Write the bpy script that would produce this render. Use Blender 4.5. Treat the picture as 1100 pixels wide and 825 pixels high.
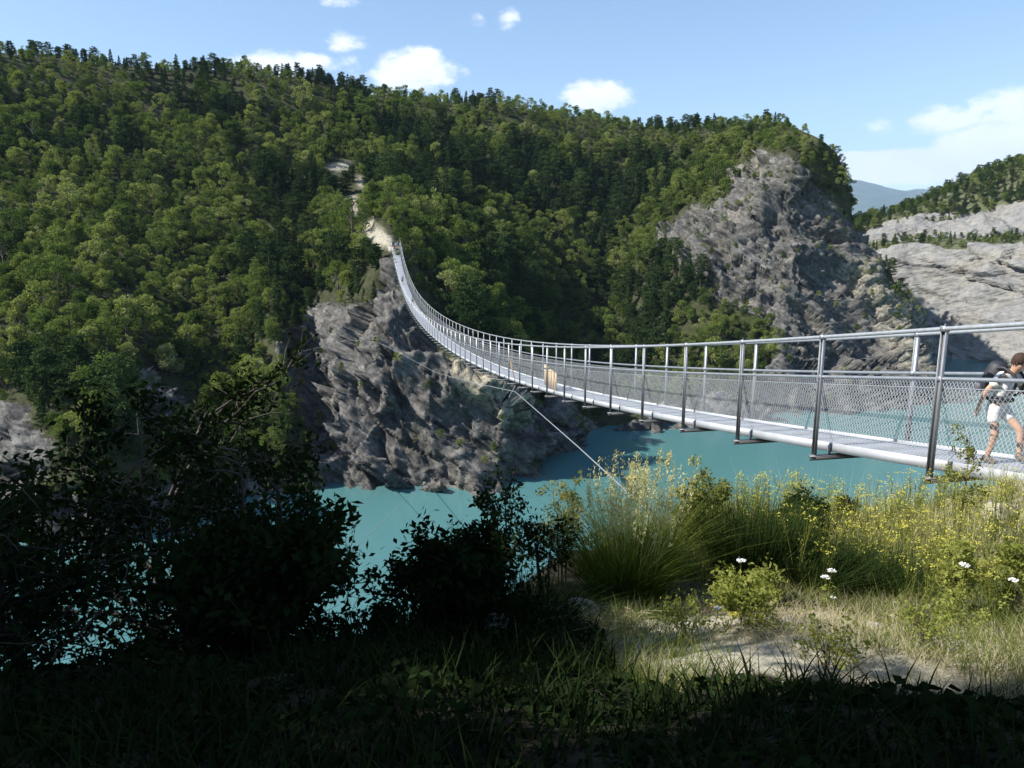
import bpy, math, random
import numpy as np
from mathutils import Vector, Matrix, noise as mnoise

for o in list(bpy.data.objects):
    bpy.data.objects.remove(o)
scene = bpy.context.scene
COL = scene.collection
R = math.radians

# ------------------------------------------------------------------ camera
F, CX, CY, YH = 820.0, 550.0, 412.5, 255.0
PITCH = math.atan((CY - YH) / F)
CP, SP = math.cos(PITCH), math.sin(PITCH)
cam = bpy.data.cameras.new('camera')
cam.sensor_width = 36.0
cam.lens = 36.0 * F / 1100.0
cam.clip_start = 0.05
cam.clip_end = 30000.0
camo = bpy.data.objects.new('camera', cam)
COL.objects.link(camo)
camo.location = (0, 0, 0)
camo.rotation_euler = (math.pi / 2 - PITCH, 0, 0)
scene.camera = camo


def ray(px, py):
    u = (px - CX) / F
    v = -(py - CY) / F
    return np.array([u, CP + v * SP, -SP + v * CP])


def at(px, py, Y):
    d = ray(px, py)
    return d * Y / d[1]


def onz(px, Y, z):
    return np.array([(px - CX) / F * (Y * CP - z * SP), Y, z])


def project(P):
    P = np.asarray(P, float)
    d = P[..., 1] * CP - P[..., 2] * SP
    px = CX + F * P[..., 0] / d
    py = CY - F * (P[..., 1] * SP + P[..., 2] * CP) / d
    return px, py


# ------------------------------------------------------------------ light
SUN_EL, SUN_AZ = 42.0, -99.0          # azimuth from +Y, clockwise positive (x = sin)
sd = Vector((math.sin(R(SUN_AZ)) * math.cos(R(SUN_EL)), math.cos(R(SUN_AZ)) * math.cos(R(SUN_EL)), math.sin(R(SUN_EL))))
sun = bpy.data.lights.new('sun', 'SUN')
sun.energy = 5.0
sun.angle = R(0.53)
sun.color = (1.0, 0.955, 0.88)
suno = bpy.data.objects.new('sun', sun)
suno.rotation_euler = sd.to_track_quat('Z', 'Y').to_euler()
COL.objects.link(suno)

world = bpy.data.worlds.new('World')
scene.world = world
world.use_nodes = True
wn, wl = world.node_tree.nodes, world.node_tree.links
wn.clear()


def wnode(t, **k):
    n = wn.new(t)
    for a, b in k.items():
        setattr(n, a, b)
    return n


def wmath(op, a, b=None, c=None, clamp=False):
    n = wnode('ShaderNodeMath', operation=op)
    n.use_clamp = clamp
    for i, v in enumerate((a, b, c)):
        if v is None:
            continue
        if isinstance(v, (int, float)):
            n.inputs[i].default_value = v
        else:
            wl.new(v, n.inputs[i])
    return n.outputs[0]


SKY_STRENGTH = 0.115
sky = wnode('ShaderNodeTexSky', sky_type='NISHITA')
sky.sun_disc = False
sky.sun_elevation = R(SUN_EL)
sky.sun_rotation = R(SUN_AZ)
sky.altitude = 500
sky.air_density = 1.0
sky.dust_density = 0.6
sky.ozone_density = 2.2
tc = wnode('ShaderNodeTexCoord')
sep = wnode('ShaderNodeSeparateXYZ')
wl.new(tc.outputs['Generated'], sep.inputs[0])
az = wmath('ARCTAN2', sep.outputs[0], sep.outputs[1])
el = wmath('ARCSINE', sep.outputs[2])
# clouds: (px, py, half width, half height, density) of each bank as it stands in the sky
CLOUDS = [(305, 68, 52, 11, 1.0), (374, 44, 21, 11, 0.75), (378, 66, 10, 14, 0.5), (447, 78, 40, 19, 1.1), (508, 26, 11, 8, 0.5),
          (642, 103, 31, 15, 1.0), (372, 2, 26, 6, 0.5), (548, 22, 10, 10, .35),
          (952, 134, 26, 10, 0.55), (1015, 129, 38, 13, 0.9), (1088, 116, 40, 20, 1.0),
          (1000, 177, 140, 15, 2.3), (1085, 150, 60, 20, 1.15), (1190, 120, 90, 50, 1.2),
          (1400, 80, 150, 60, 1.0), (-300, 60, 200, 30, .9), (250, -300, 200, 60, .6), (900, -500, 260, 90, .8)]
field = None
for (px, py, rx, ry, st) in CLOUDS:
    d = ray(px, py)
    d = d / np.linalg.norm(d)
    a0, e0 = math.atan2(d[0], d[1]), math.asin(d[2])
    k = math.cos(a0) ** 1.0
    ra, re = rx / F * k, ry / F * k
    x = wmath('MULTIPLY', wmath('SUBTRACT', az, a0), 1 / ra)
    y = wmath('MULTIPLY', wmath('SUBTRACT', el, e0), 1 / re)
    r2 = wmath('ADD', wmath('MULTIPLY', x, x), wmath('MULTIPLY', y, y))
    m = wmath('MULTIPLY', wmath('SUBTRACT', 1.0, wmath('MULTIPLY', r2, 0.5)), st)
    field = m if field is None else wmath('MAXIMUM', field, m)
mp = wnode('ShaderNodeMapping')
mp.inputs['Scale'].default_value = (1, 1, 1.9)
wl.new(tc.outputs['Generated'], mp.inputs['Vector'])
nz = wnode('ShaderNodeTexNoise')
nz.inputs['Scale'].default_value = 17
nz.inputs['Detail'].default_value = 9
nz.inputs['Roughness'].default_value = 0.62
wl.new(mp.outputs[0], nz.inputs['Vector'])
nz2 = wnode('ShaderNodeTexNoise')
nz2.inputs['Scale'].default_value = 46
nz2.inputs['Detail'].default_value = 6
wl.new(mp.outputs[0], nz2.inputs['Vector'])
nn = wmath('ADD', wmath('MULTIPLY', wmath('SUBTRACT', nz.outputs[0], 0.5), 2.6), wmath('MULTIPLY', wmath('SUBTRACT', nz2.outputs[0], 0.5), 0.8))
dens = wmath('ADD', field, nn)
ss = wnode('ShaderNodeMapRange', interpolation_type='SMOOTHSTEP')
ss.inputs['From Min'].default_value = 0.22
ss.inputs['From Max'].default_value = 1.0
wl.new(dens, ss.inputs['Value'])
fgate = wnode('ShaderNodeMapRange', interpolation_type='SMOOTHSTEP')
fgate.inputs['From Min'].default_value = -0.5
fgate.inputs['From Max'].default_value = 0.25
wl.new(field, fgate.inputs['Value'])
mask = wmath('MULTIPLY', wmath('MULTIPLY', ss.outputs[0], fgate.outputs[0]), 0.94)
mixc = wnode('ShaderNodeMix', data_type='RGBA')
wl.new(mask, mixc.inputs['Factor'])
wl.new(sky.outputs[0], mixc.inputs['A'])
ccol = wnode('ShaderNodeValToRGB')
ccol.color_ramp.elements[0].color = (0.75, 0.80, 0.9, 1)
ccol.color_ramp.elements[1].color = (0.97, 0.98, 1.0, 1)
ccol.color_ramp.elements[0].position = 0.2
ccol.color_ramp.elements[1].position = 0.75
wl.new(nz.outputs[0], ccol.inputs[0])
csc = wnode('ShaderNodeVectorMath', operation='SCALE')
csc.inputs['Scale'].default_value = 0.85 / SKY_STRENGTH
wl.new(ccol.outputs[0], csc.inputs[0])
wl.new(csc.outputs[0], mixc.inputs['B'])
bg = wnode('ShaderNodeBackground')
bg.inputs['Strength'].default_value = SKY_STRENGTH
wl.new(mixc.outputs['Result'], bg.inputs['Color'])
wo = wnode('ShaderNodeOutputWorld')
wl.new(bg.outputs[0], wo.inputs['Surface'])

vs = scene.view_settings
scene.display_settings.display_device = 'sRGB'
vs.view_transform = 'Standard'
vs.look = 'None'
vs.gamma = 1
vs.use_curve_mapping = False
vs.exposure = 0.8
cy = scene.cycles
cy.max_bounces = 6
cy.diffuse_bounces = 2
cy.glossy_bounces = 2
cy.transmission_bounces = 3
cy.transparent_max_bounces = 12
cy.volume_bounces = 0
cy.caustics_reflective = False
cy.caustics_refractive = False
cy.use_denoising = True
cy.denoiser = 'OPENIMAGEDENOISE'
cy.sample_clamp_indirect = 4.0


# ------------------------------------------------------------------ helpers
def hexc(r, g, b):
    return (r, g, b, 1.0)


class MB:
    """collects quads, triangles and tubes into one mesh"""

    def __init__(self):
        self.v, self.q, self.t, self.n = [], [], [], 0
        self.qm, self.tm = [], []

    def verts(self, V):
        V = np.asarray(V, float).reshape(-1, 3)
        b = self.n
        self.v.append(V)
        self.n += len(V)
        return b

    def quads(self, Q, m=0):
        Q = np.asarray(Q, float)
        if len(Q) == 0:
            return self
        b = self.verts(Q)
        self.q.append(np.arange(b, b + len(Q) * 4).reshape(-1, 4))
        self.qm.append(np.full(len(Q), m))
        return self

    def faces(self, V, Fq, m=0):
        b = self.verts(V)
        Fq = np.asarray(Fq)
        if Fq.shape[1] == 4:
            self.q.append(Fq + b)
            self.qm.append(np.full(len(Fq), m))
        else:
            self.t.append(Fq + b)
            self.tm.append(np.full(len(Fq), m))
        return self

    def box(self, c, ax, ay, az_, m=0):
        c, ax, ay, az_ = (np.asarray(a, float) for a in (c, ax, ay, az_))
        V = [c + i * ax + j * ay + k * az_ for k in (-1, 1) for j in (-1, 1) for i in (-1, 1)]
        return self.faces(V, [[0, 2, 3, 1], [4, 5, 7, 6], [0, 1, 5, 4], [2, 6, 7, 3], [0, 4, 6, 2], [1, 3, 7, 5]], m)

    def tube(self, P, rad, sides=6, m=0, cap=True):
        P = np.asarray(P, float)
        rad = np.broadcast_to(np.asarray(rad, float), (len(P),))
        T = np.gradient(P, axis=0)
        T /= np.linalg.norm(T, axis=1)[:, None] + 1e-9
        ref = np.array([0, 0, 1.0]) if abs(T[0, 2]) < 0.8 else np.array([1.0, 0, 0])
        A = np.cross(T, ref)
        A /= np.linalg.norm(A, axis=1)[:, None] + 1e-9
        B = np.cross(T, A)
        th = np.linspace(0, 2 * np.pi, sides, endpoint=False)
        V = P[:, None] + rad[:, None, None] * (np.cos(th)[None, :, None] * A[:, None] + np.sin(th)[None, :, None] * B[:, None])
        i = np.arange(len(P) - 1)[:, None]
        j = np.arange(sides)[None, :]
        a = i * sides + j
        b = i * sides + (j + 1) % sides
        Fq = np.stack([a, b, b + sides, a + sides], -1).reshape(-1, 4)
        self.faces(V.reshape(-1, 3), Fq, m)
        if cap and sides >= 4:
            for e in (0, len(P) - 1):
                ring = V[e]
                self.faces(np.vstack([ring, P[e]]), [[k, (k + 1) % sides, sides] for k in range(sides)], m)
        return self

    def mesh(self, name, mats, smooth=False):
        me = bpy.data.meshes.new(name)
        V = np.concatenate(self.v) if self.v else np.zeros((0, 3))
        q = np.concatenate(self.q) if self.q else np.zeros((0, 4), int)
        t = np.concatenate(self.t) if self.t else np.zeros((0, 3), int)
        mi = np.concatenate([np.concatenate(self.qm) if self.qm else np.zeros(0), np.concatenate(self.tm) if self.tm else np.zeros(0)]).astype(np.int32)
        me.vertices.add(len(V))
        me.vertices.foreach_set('co', V.astype(np.float32).ravel())
        nl = q.size + t.size
        me.loops.add(nl)
        me.loops.foreach_set('vertex_index', np.concatenate([q.ravel(), t.ravel()]).astype(np.int32))
        me.polygons.add(len(q) + len(t))
        st = np.concatenate([np.arange(len(q)) * 4, q.size + np.arange(len(t)) * 3]).astype(np.int32)
        me.polygons.foreach_set('loop_start', st)
        for m in (mats if isinstance(mats, (list, tuple)) else [mats]):
            me.materials.append(m)
        me.polygons.foreach_set('material_index', mi)
        if smooth:
            me.polygons.foreach_set('use_smooth', np.ones(len(q) + len(t), bool))
        me.update(calc_edges=True)
        me.validate()
        return me


def link(name, me, parent=None, loc=(0, 0, 0), rz=0, sc=1):
    o = bpy.data.objects.new(name, me)
    COL.objects.link(o)
    o.location = loc
    o.rotation_euler = (0, 0, rz)
    o.scale = (sc, sc, sc) if isinstance(sc, (int, float)) else sc
    if parent is not None:
        o.parent = parent
    return o


def tag(o, label, cat, group=None, kind=None):
    o['label'] = label
    if cat:
        o['category'] = cat
    if group:
        o['group'] = group
    if kind:
        o['kind'] = kind
    return o


def thing(name, label, cat, loc=(0, 0, 0), rz=0, group=None, sc=1):
    return tag(link(name, None, None, tuple(float(x) for x in loc), rz, sc), label, cat, group)


def dup(root, loc, rz=0, sc=1, label=None, group=None):
    r = root.copy()
    COL.objects.link(r)
    r.location = tuple(float(x) for x in loc)
    r.rotation_euler = (0, 0, rz)
    r.scale = (sc, sc, sc)
    if label:
        r['label'] = label
    if group:
        r['group'] = group
    for ch in list(root.children):
        c = ch.copy()
        COL.objects.link(c)
        c.parent = r
        for g in list(ch.children):
            d = g.copy()
            COL.objects.link(d)
            d.parent = c
    return r


def unit(n, rng):
    v = rng.normal(size=(n, 3))
    return v / (np.linalg.norm(v, axis=1)[:, None] + 1e-9)


def leaves(P, size, rng, asp=0.55, up=0.3, T=None):
    """diamond leaves at points P"""
    P = np.asarray(P, float)
    n = len(P)
    size = np.broadcast_to(np.asarray(size, float), (n,))[:, None]
    N = unit(n, rng) + np.array([0, 0, up])
    N /= np.linalg.norm(N, axis=1)[:, None]
    if T is None:
        T = unit(n, rng)
    T = T - (T * N).sum(1)[:, None] * N
    T /= np.linalg.norm(T, axis=1)[:, None] + 1e-9
    B = np.cross(N, T)
    fold = N * size * 0.12
    return np.stack([P - T * size, P + B * size * asp + fold, P + T * size, P - B * size * asp + fold], 1)


def blades(base, h, lean, width, rng, curl=0.5, seg=4):
    """tapered curved grass blades: base (n,3), h (n,), lean (n,2) horizontal reach"""
    n = len(base)
    h = np.broadcast_to(np.asarray(h, float), (n,))
    w = np.broadcast_to(np.asarray(width, float), (n,))
    ang = rng.uniform(0, 2 * np.pi, n)
    S = np.stack([np.cos(ang), np.sin(ang), np.zeros(n)], 1)
    rows = []
    for k in range(seg + 1):
        t = k / seg
        c = base + np.concatenate([lean * (t ** (1 + curl))[None] if np.ndim(t) else lean * t ** (1 + curl), (h * (t - 0.18 * curl * t * t * t))[:, None]], 1)
        ww = (w * (1 - 0.93 * t ** 1.5))[:, None]
        rows.append((c - S * ww, c + S * ww))
    Q = [np.stack([rows[k][0], rows[k][1], rows[k + 1][1], rows[k + 1][0]], 1) for k in range(seg)]
    return np.concatenate(Q), rows[-1][0]


# ------------------------------------------------------------------ materials
def newmat(name):
    m = bpy.data.materials.new(name)
    m.use_nodes = True
    nt = m.node_tree
    nt.nodes.clear()
    out = nt.nodes.new('ShaderNodeOutputMaterial')
    return m, nt, out


def N(nt, t, **k):
    n = nt.nodes.new(t)
    for a, b in k.items():
        if a in n.inputs:
            n.inputs[a].default_value = b
        else:
            setattr(n, a, b)
    return n


def ramp(nt, fac, stops):
    r = nt.nodes.new('ShaderNodeValToRGB')
    e = r.color_ramp.elements
    while len(e) < len(stops):
        e.new(0.5)
    for i, (p, c) in enumerate(stops):
        e[i].position = p
        e[i].color = (*c, 1)
    nt.links.new(fac, r.inputs[0])
    return r.outputs[0]


def noise(nt, scale, detail=5, rough=0.55, vec=None, dist=0.0):
    n = nt.nodes.new('ShaderNodeTexNoise')
    n.inputs['Scale'].default_value = scale
    n.inputs['Detail'].default_value = detail
    n.inputs['Roughness'].default_value = rough
    n.inputs['Distortion'].default_value = dist
    if vec is not None:
        nt.links.new(vec, n.inputs['Vector'])
    return n.outputs[0]


def mth(nt, op, a, b=None, clamp=False):
    n = nt.nodes.new('ShaderNodeMath')
    n.operation = op
    n.use_clamp = clamp
    for i, v in enumerate((a, b)):
        if v is None:
            continue
        if isinstance(v, (int, float)):
            n.inputs[i].default_value = v
        else:
            nt.links.new(v, n.inputs[i])
    return n.outputs[0]


def mixrgb(nt, fac, a, b, bt='MIX'):
    n = nt.nodes.new('ShaderNodeMix')
    n.data_type = 'RGBA'
    n.blend_type = bt
    for s, v in (('Factor', fac), ('A', a), ('B', b)):
        if isinstance(v, (int, float)):
            n.inputs[s].default_value = v
        elif isinstance(v, tuple):
            n.inputs[s].default_value = (*v, 1)
        else:
            nt.links.new(v, n.inputs[s])
    return n.outputs['Result']


def leaf_mat(name, stops, trans=0.3, nscale=0.5, namp=0.5, rough=None, byobj=1.0, tcol=(1.15, 1.2, 0.55)):
    m, nt, out = newmat(name)
    oi = nt.nodes.new('ShaderNodeObjectInfo')
    geo = nt.nodes.new('ShaderNodeNewGeometry')
    nf = noise(nt, nscale, 3, 0.6, geo.outputs['Position'])
    a = mth(nt, 'MULTIPLY', mth(nt, 'ADD', mth(nt, 'MULTIPLY', mth(nt, 'SUBTRACT', oi.outputs['Random'], 0.5), 1.3), 0.5), byobj * (1 - namp))
    b = mth(nt, 'MULTIPLY', mth(nt, 'ADD', mth(nt, 'MULTIPLY', mth(nt, 'SUBTRACT', nf, 0.5), 1.8), 0.5), namp if byobj else 1.0)
    r = mth(nt, 'MULTIPLY', geo.outputs['Random Per Island'], 0.25)
    f = mth(nt, 'SUBTRACT', mth(nt, 'ADD', mth(nt, 'ADD', a, b), r), 0.125, True)
    c = ramp(nt, f, stops)
    d = nt.nodes.new('ShaderNodeBsdfDiffuse')
    nt.links.new(c, d.inputs[0])
    t = nt.nodes.new('ShaderNodeBsdfTranslucent')
    nt.links.new(mixrgb(nt, 1.0, c, tcol, 'MULTIPLY'), t.inputs[0])
    mx = nt.nodes.new('ShaderNodeMixShader')
    mx.inputs[0].default_value = trans
    nt.links.new(d.outputs[0], mx.inputs[1])
    nt.links.new(t.outputs[0], mx.inputs[2])
    last = mx.outputs[0]
    if rough:
        g = nt.nodes.new('ShaderNodeBsdfGlossy')
        g.inputs['Roughness'].default_value = rough
        g.inputs['Color'].default_value = (1, 1, 1, 1)
        m2 = nt.nodes.new('ShaderNodeMixShader')
        m2.inputs[0].default_value = 0.035
        nt.links.new(last, m2.inputs[1])
        nt.links.new(g.outputs[0], m2.inputs[2])
        last = m2.outputs[0]
    nt.links.new(last, out.inputs[0])
    return m


def plain(name, col, rough=0.6, metal=0.0, namp=0.15, nscale=8.0, bump=0.0):
    m, nt, out = newmat(name)
    b = nt.nodes.new('ShaderNodeBsdfPrincipled')
    tcn = nt.nodes.new('ShaderNodeTexCoord')
    nf = noise(nt, nscale, 5, 0.6, tcn.outputs['Object'])
    lo = tuple(c * (1 - namp) for c in col)
    hi = tuple(min(1, c * (1 + namp)) for c in col)
    nt.links.new(ramp(nt, nf, [(0.3, lo), (0.7, hi)]), b.inputs['Base Color'])
    b.inputs['Roughness'].default_value = rough
    b.inputs['Metallic'].default_value = metal
    if bump:
        bp = nt.nodes.new('ShaderNodeBump')
        bp.inputs['Strength'].default_value = bump
        nt.links.new(nf, bp.inputs['Height'])
        nt.links.new(bp.outputs[0], b.inputs['Normal'])
    nt.links.new(b.outputs[0], out.inputs[0])
    return m


def attr(nt, name):
    a = nt.nodes.new('ShaderNodeAttribute')
    a.attribute_name = name
    return a.outputs['Fac']


def rock_mat(name, dark, mid, light, soil, warm=(0.46, 0.41, 0.29), dip=-38, strength=0.9):
    """rock / soil / path blend driven by the vertex attributes rock, path, warm"""
    m, nt, out = newmat(name)
    geo = nt.nodes.new('ShaderNodeNewGeometry')
    pos = geo.outputs['Position']
    mp_ = nt.nodes.new('ShaderNodeMapping')
    mp_.inputs['Scale'].default_value = (0.30, 0.30, 1.3)
    mr_ = nt.nodes.new('ShaderNodeMapping')
    mr_.inputs['Rotation'].default_value = (R(10), R(dip), 0)
    nt.links.new(pos, mr_.inputs[0])
    nt.links.new(mr_.outputs[0], mp_.inputs[0])
    strata = noise(nt, 0.55, 6, 0.65, mp_.outputs[0], 0.6)
    big = noise(nt, 0.07, 4, 0.6, pos)
    fine = noise(nt, 0.9, 8, 0.68, pos)
    vor = nt.nodes.new('ShaderNodeTexVoronoi')
    vor.feature = 'DISTANCE_TO_EDGE'
    vor.inputs['Scale'].default_value = 0.45
    nt.links.new(mp_.outputs[0], vor.inputs['Vector'])
    mid_ = noise(nt, 0.22, 6, 0.62, pos, 0.5)
    f = mth(nt, 'ADD', mth(nt, 'MULTIPLY', strata, 0.34), mth(nt, 'ADD', mth(nt, 'MULTIPLY', fine, 0.36), mth(nt, 'MULTIPLY', mid_, 0.30)))
    col = ramp(nt, f, [(0.38, dark), (0.5, mid), (0.64, light)])
    col = mixrgb(nt, mth(nt, 'MULTIPLY', mth(nt, 'SUBTRACT', big, 0.42), 1.6, True), col, mixrgb(nt, 1.0, col, (1.25, 1.12, 0.9), 'MULTIPLY'))
    wm = mth(nt, 'MULTIPLY', attr(nt, 'warm'), mth(nt, 'MULTIPLY', mth(nt, 'SUBTRACT', fine, 0.38), 4.0, True), True)
    col = mixrgb(nt, wm, col, warm)
    veg = noise(nt, 0.35, 6, 0.7, pos)
    scol = ramp(nt, veg, [(0.35, tuple(c * 0.6 for c in soil)), (0.62, soil)])
    rk = mth(nt, 'ADD', attr(nt, 'rock'), mth(nt, 'MULTIPLY', mth(nt, 'SUBTRACT', fine, 0.5), 0.9))
    rk = mth(nt, 'MULTIPLY', mth(nt, 'SUBTRACT', rk, 0.35), 3.5, True)
    col = mixrgb(nt, rk, scol, col)
    pcol = ramp(nt, fine, [(0.35, (0.24, 0.22, 0.16)), (0.65, (0.43, 0.40, 0.32))])
    col = mixrgb(nt, attr(nt, 'path'), col, pcol)
    b = nt.nodes.new('ShaderNodeBsdfPrincipled')
    b.inputs['Roughness'].default_value = 0.95
    b.inputs['Specular IOR Level'].default_value = 0.15
    nt.links.new(col, b.inputs['Base Color'])
    hgt = mth(nt, 'ADD', mth(nt, 'MULTIPLY', f, 1.0), mth(nt, 'MULTIPLY', mth(nt, 'MULTIPLY', vor.outputs['Distance'], 3.0, True), 0.35))
    bp = nt.nodes.new('ShaderNodeBump')
    bp.inputs['Strength'].default_value = strength
    bp.inputs['Distance'].default_value = 1.1
    nt.links.new(hgt, bp.inputs['Height'])
    nt.links.new(bp.outputs[0], b.inputs['Normal'])
    nt.links.new(b.outputs[0], out.inputs[0])
    return m


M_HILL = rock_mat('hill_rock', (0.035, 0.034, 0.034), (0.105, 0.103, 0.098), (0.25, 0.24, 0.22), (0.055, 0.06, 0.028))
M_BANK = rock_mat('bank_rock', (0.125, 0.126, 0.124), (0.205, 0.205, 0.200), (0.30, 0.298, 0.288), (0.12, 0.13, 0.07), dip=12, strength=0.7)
M_BROAD = leaf_mat('broadleaf_foliage', [(0.0, (0.034, 0.062, 0.018)), (0.4, (0.108, 0.155, 0.042)), (0.75, (0.200, 0.240, 0.072)), (0.93, (0.25, 0.27, 0.09)), (1.0, (0.36, 0.39, 0.27))], 0.36, 0.35, 0.4)
M_PINE = leaf_mat('pine_foliage', [(0.0, (0.020, 0.038, 0.015)), (0.6, (0.045, 0.075, 0.026)), (1.0, (0.075, 0.110, 0.038))], 0.12, 0.2, 0.5)
M_BARK = plain('bark', (0.085, 0.07, 0.055), 0.9, 0, 0.4, 5, 0.4)
M_DARKLEAF = leaf_mat('shade_leaf', [(0.0, (0.011, 0.021, 0.008)), (1.0, (0.029, 0.046, 0.015))], 0.12, 2.0, 0.5)  # shade put into the colour: leaves darkened to near black
M_GREY = plain('grey_leaf', (0.2, 0.22, 0.17))
M_STEEL = plain('galvanized_steel', (0.33, 0.345, 0.365), 0.45, 0.55, 0.14, 6, 0.05)
M_CABLE = plain('steel_cable', (0.40, 0.415, 0.43), 0.5, 0.5, 0.15, 12, 0.05)
M_DECK = plain('deck_grating', (0.44, 0.455, 0.475), 0.55, 0.15, 0.10, 3, 0.1)
M_DARKSTEEL = plain('beam_steel', (0.16, 0.165, 0.175), 0.5, 0.5, 0.2, 5)
M_WOOD = plain('pale_board', (0.62, 0.45, 0.28), 0.7, 0, 0.25, 9, 0.2)
M_WOOD2 = plain('orange_board', (0.55, 0.28, 0.12), 0.7, 0, 0.25, 9, 0.2)

# ------------------------------------------------------------------ far hill: control columns in depth order
WZ = -50.0
FOOT = 'f'
cols = [
    # px list of (py, Y): ridge ... ; last one = water line depth
    (-330, [(30, 300), (100, 270), (180, 238), (270, 205), (350, 180), (430, 160), (490, 148), 138]),
    (-150, [(42, 315), (110, 280), (195, 245), (285, 208), (370, 178), (445, 160), (505, 149), 140]),
    (0, [(56, 330), (130, 290), (210, 250), (300, 205), (390, 165), (460, 145), (510, 135), 126]),
    (110, [(72, 345), (140, 300), (220, 252), (305, 200), (385, 152), (450, 131), (505, 121), 113]),
    (190, [(75, 355), (143, 308), (220, 262), (305, 217), (382, 178), (440, 157), (498, 145), 137]),
    (255, [(76, 362), (146, 314), (220, 268), (300, 224), (375, 190), (425, 173), (485, 162), 154]),
    (296, [(80, 367), (148, 318), (220, 270), (293, 222), (352, 182), (402, 163), (465, 152), 146.5]),
    (332, [(84, 372), (150, 322), (220, 272), (290, 227), (350, 197), (402, 177), (462, 163), 152]),
    (375, [(94, 382), (150, 332), (210, 278), (265, 212), (318, 184), (376, 167), (445, 157), 150]),
    (421, [(104, 390), (150, 342), (200, 285), (243, 205), (268, 177), (340, 164), (440, 154), 148.5]),
    (485, [(109, 396), (165, 346), (225, 285), (285, 218), (335, 182), (384, 162), (450, 154), 149.5]),
    (545, [(114, 400), (172, 352), (240, 302), (305, 246), (365, 200), (423, 154), (480, 149.5), 147]),
    (568, [(118, 402), (176, 354), (244, 308), (312, 268), (374, 225), (432, 168), (470, 161), 157]),
    (600, [(124, 405), (182, 357), (250, 314), (320, 287), (382, 255), (436, 181), (465, 176.5), 173]),
    (655, [(132, 405), (192, 362), (262, 318), (330, 293), (384, 262), (434, 212), (458, 199), 193]),
    (720, [(138, 395), (192, 350), (250, 296), (300, 266), (352, 248), (400, 228), (430, 212), 197]),
    (780, [(138, 372), (170, 325), (212, 277), (262, 257), (322, 246), (380, 230), (420, 218), 206]),
    (840, [(134, 305), (162, 270), (195, 259), (250, 252), (310, 244), (370, 231), (412, 221), 212]),
    (872, [(146, 270), (180, 263), (222, 258), (270, 251), (322, 243), (372, 233), (412, 223), 215]),
    ((893, 912, 920, 938, 967, 990, 999, 1001), [(168, 268), (200, 266), (240, 263), (280, 257), (315, 249), (350, 242), (385, 234), 227]),
    ((880, 893, 900, 915, 940, 962, 972, 976), [(205, 282), (225, 281), (250, 279), (280, 274), (315, 267), (350, 259), (385, 251), 244]),
    ((830, 842, 850, 860, 880, 900, 910, 915), [(262, 305), (270, 303), (282, 300), (300, 295), (325, 288), (352, 280), (385, 272), 266]),
]
ctrl = []
for px, rows in cols:
    pxs = px if isinstance(px, tuple) else (px,) * 8
    c = [at(pxs[i], rows[i][0], rows[i][1]) for i in range(7)]
    c.append(onz(pxs[7], rows[7], WZ))
    c.append(onz(pxs[7], rows[7] - 9, WZ - 9))
    r0 = c[0] + (np.array([c[0][0] * .25, 90, -14.0]) if isinstance(px, int) and px < 830 else np.array([-8, 24, -26.0]))
    r00 = c[0] + (np.array([c[0][0] * .55, 200, -60.0]) if isinstance(px, int) and px < 830 else np.array([-20, 60, -60.0]))
    c = [r00, r0] + c
    ctrl.append(c)
ctrl = np.array(ctrl)                       # (ncol, nrow, 3)


def catmull(A, n):
    """resample along axis 0, n steps per span, monotone-ish Catmull-Rom"""
    A = np.concatenate([2 * A[:1] - A[1:2], A, 2 * A[-1:] - A[-2:-1]])
    out = []
    K = len(A) - 3
    for i in range(K):
        p0, p1, p2, p3 = A[i], A[i + 1], A[i + 2], A[i + 3]
        ts = np.linspace(0, 1, n, endpoint=False)
        for t in ts:
            out.append(0.5 * (2 * p1 + (p2 - p0) * t + (2 * p0 - 5 * p1 + 4 * p2 - p3) * t * t + (3 * p1 - p0 - 3 * p2 + p3) * t ** 3) * 0.75
                       + 0.25 * (p1 * (1 - t) + p2 * t))
    out.append(A[-2])
    return np.array(out)


def resample(ctrl, nu, nv):
    a = catmull(ctrl, nu)
    return np.swapaxes(catmull(np.swapaxes(a, 0, 1), nv), 0, 1)


def inpoly(px, py, poly):
    poly = np.asarray(poly, float)
    r = np.zeros(px.shape, bool)
    n = len(poly)
    for i in range(n):
        x1, y1 = poly[i]
        x2, y2 = poly[(i + 1) % n]
        c = ((y1 > py) != (y2 > py)) & (px < (x2 - x1) * (py - y1) / (y2 - y1 + 1e-9) + x1)
        r ^= c
    return r


def softpoly(px, py, poly, w=5.0):
    acc = np.zeros(px.shape)
    offs = [(0, 0), (w, 0), (-w, 0), (0, w), (0, -w), (w * .7, w * .7), (-w * .7, w * .7), (w * .7, -w * .7), (-w * .7, -w * .7)]
    for dx, dy in offs:
        acc += inpoly(px + dx, py + dy, poly)
    return acc / len(offs)


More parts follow.
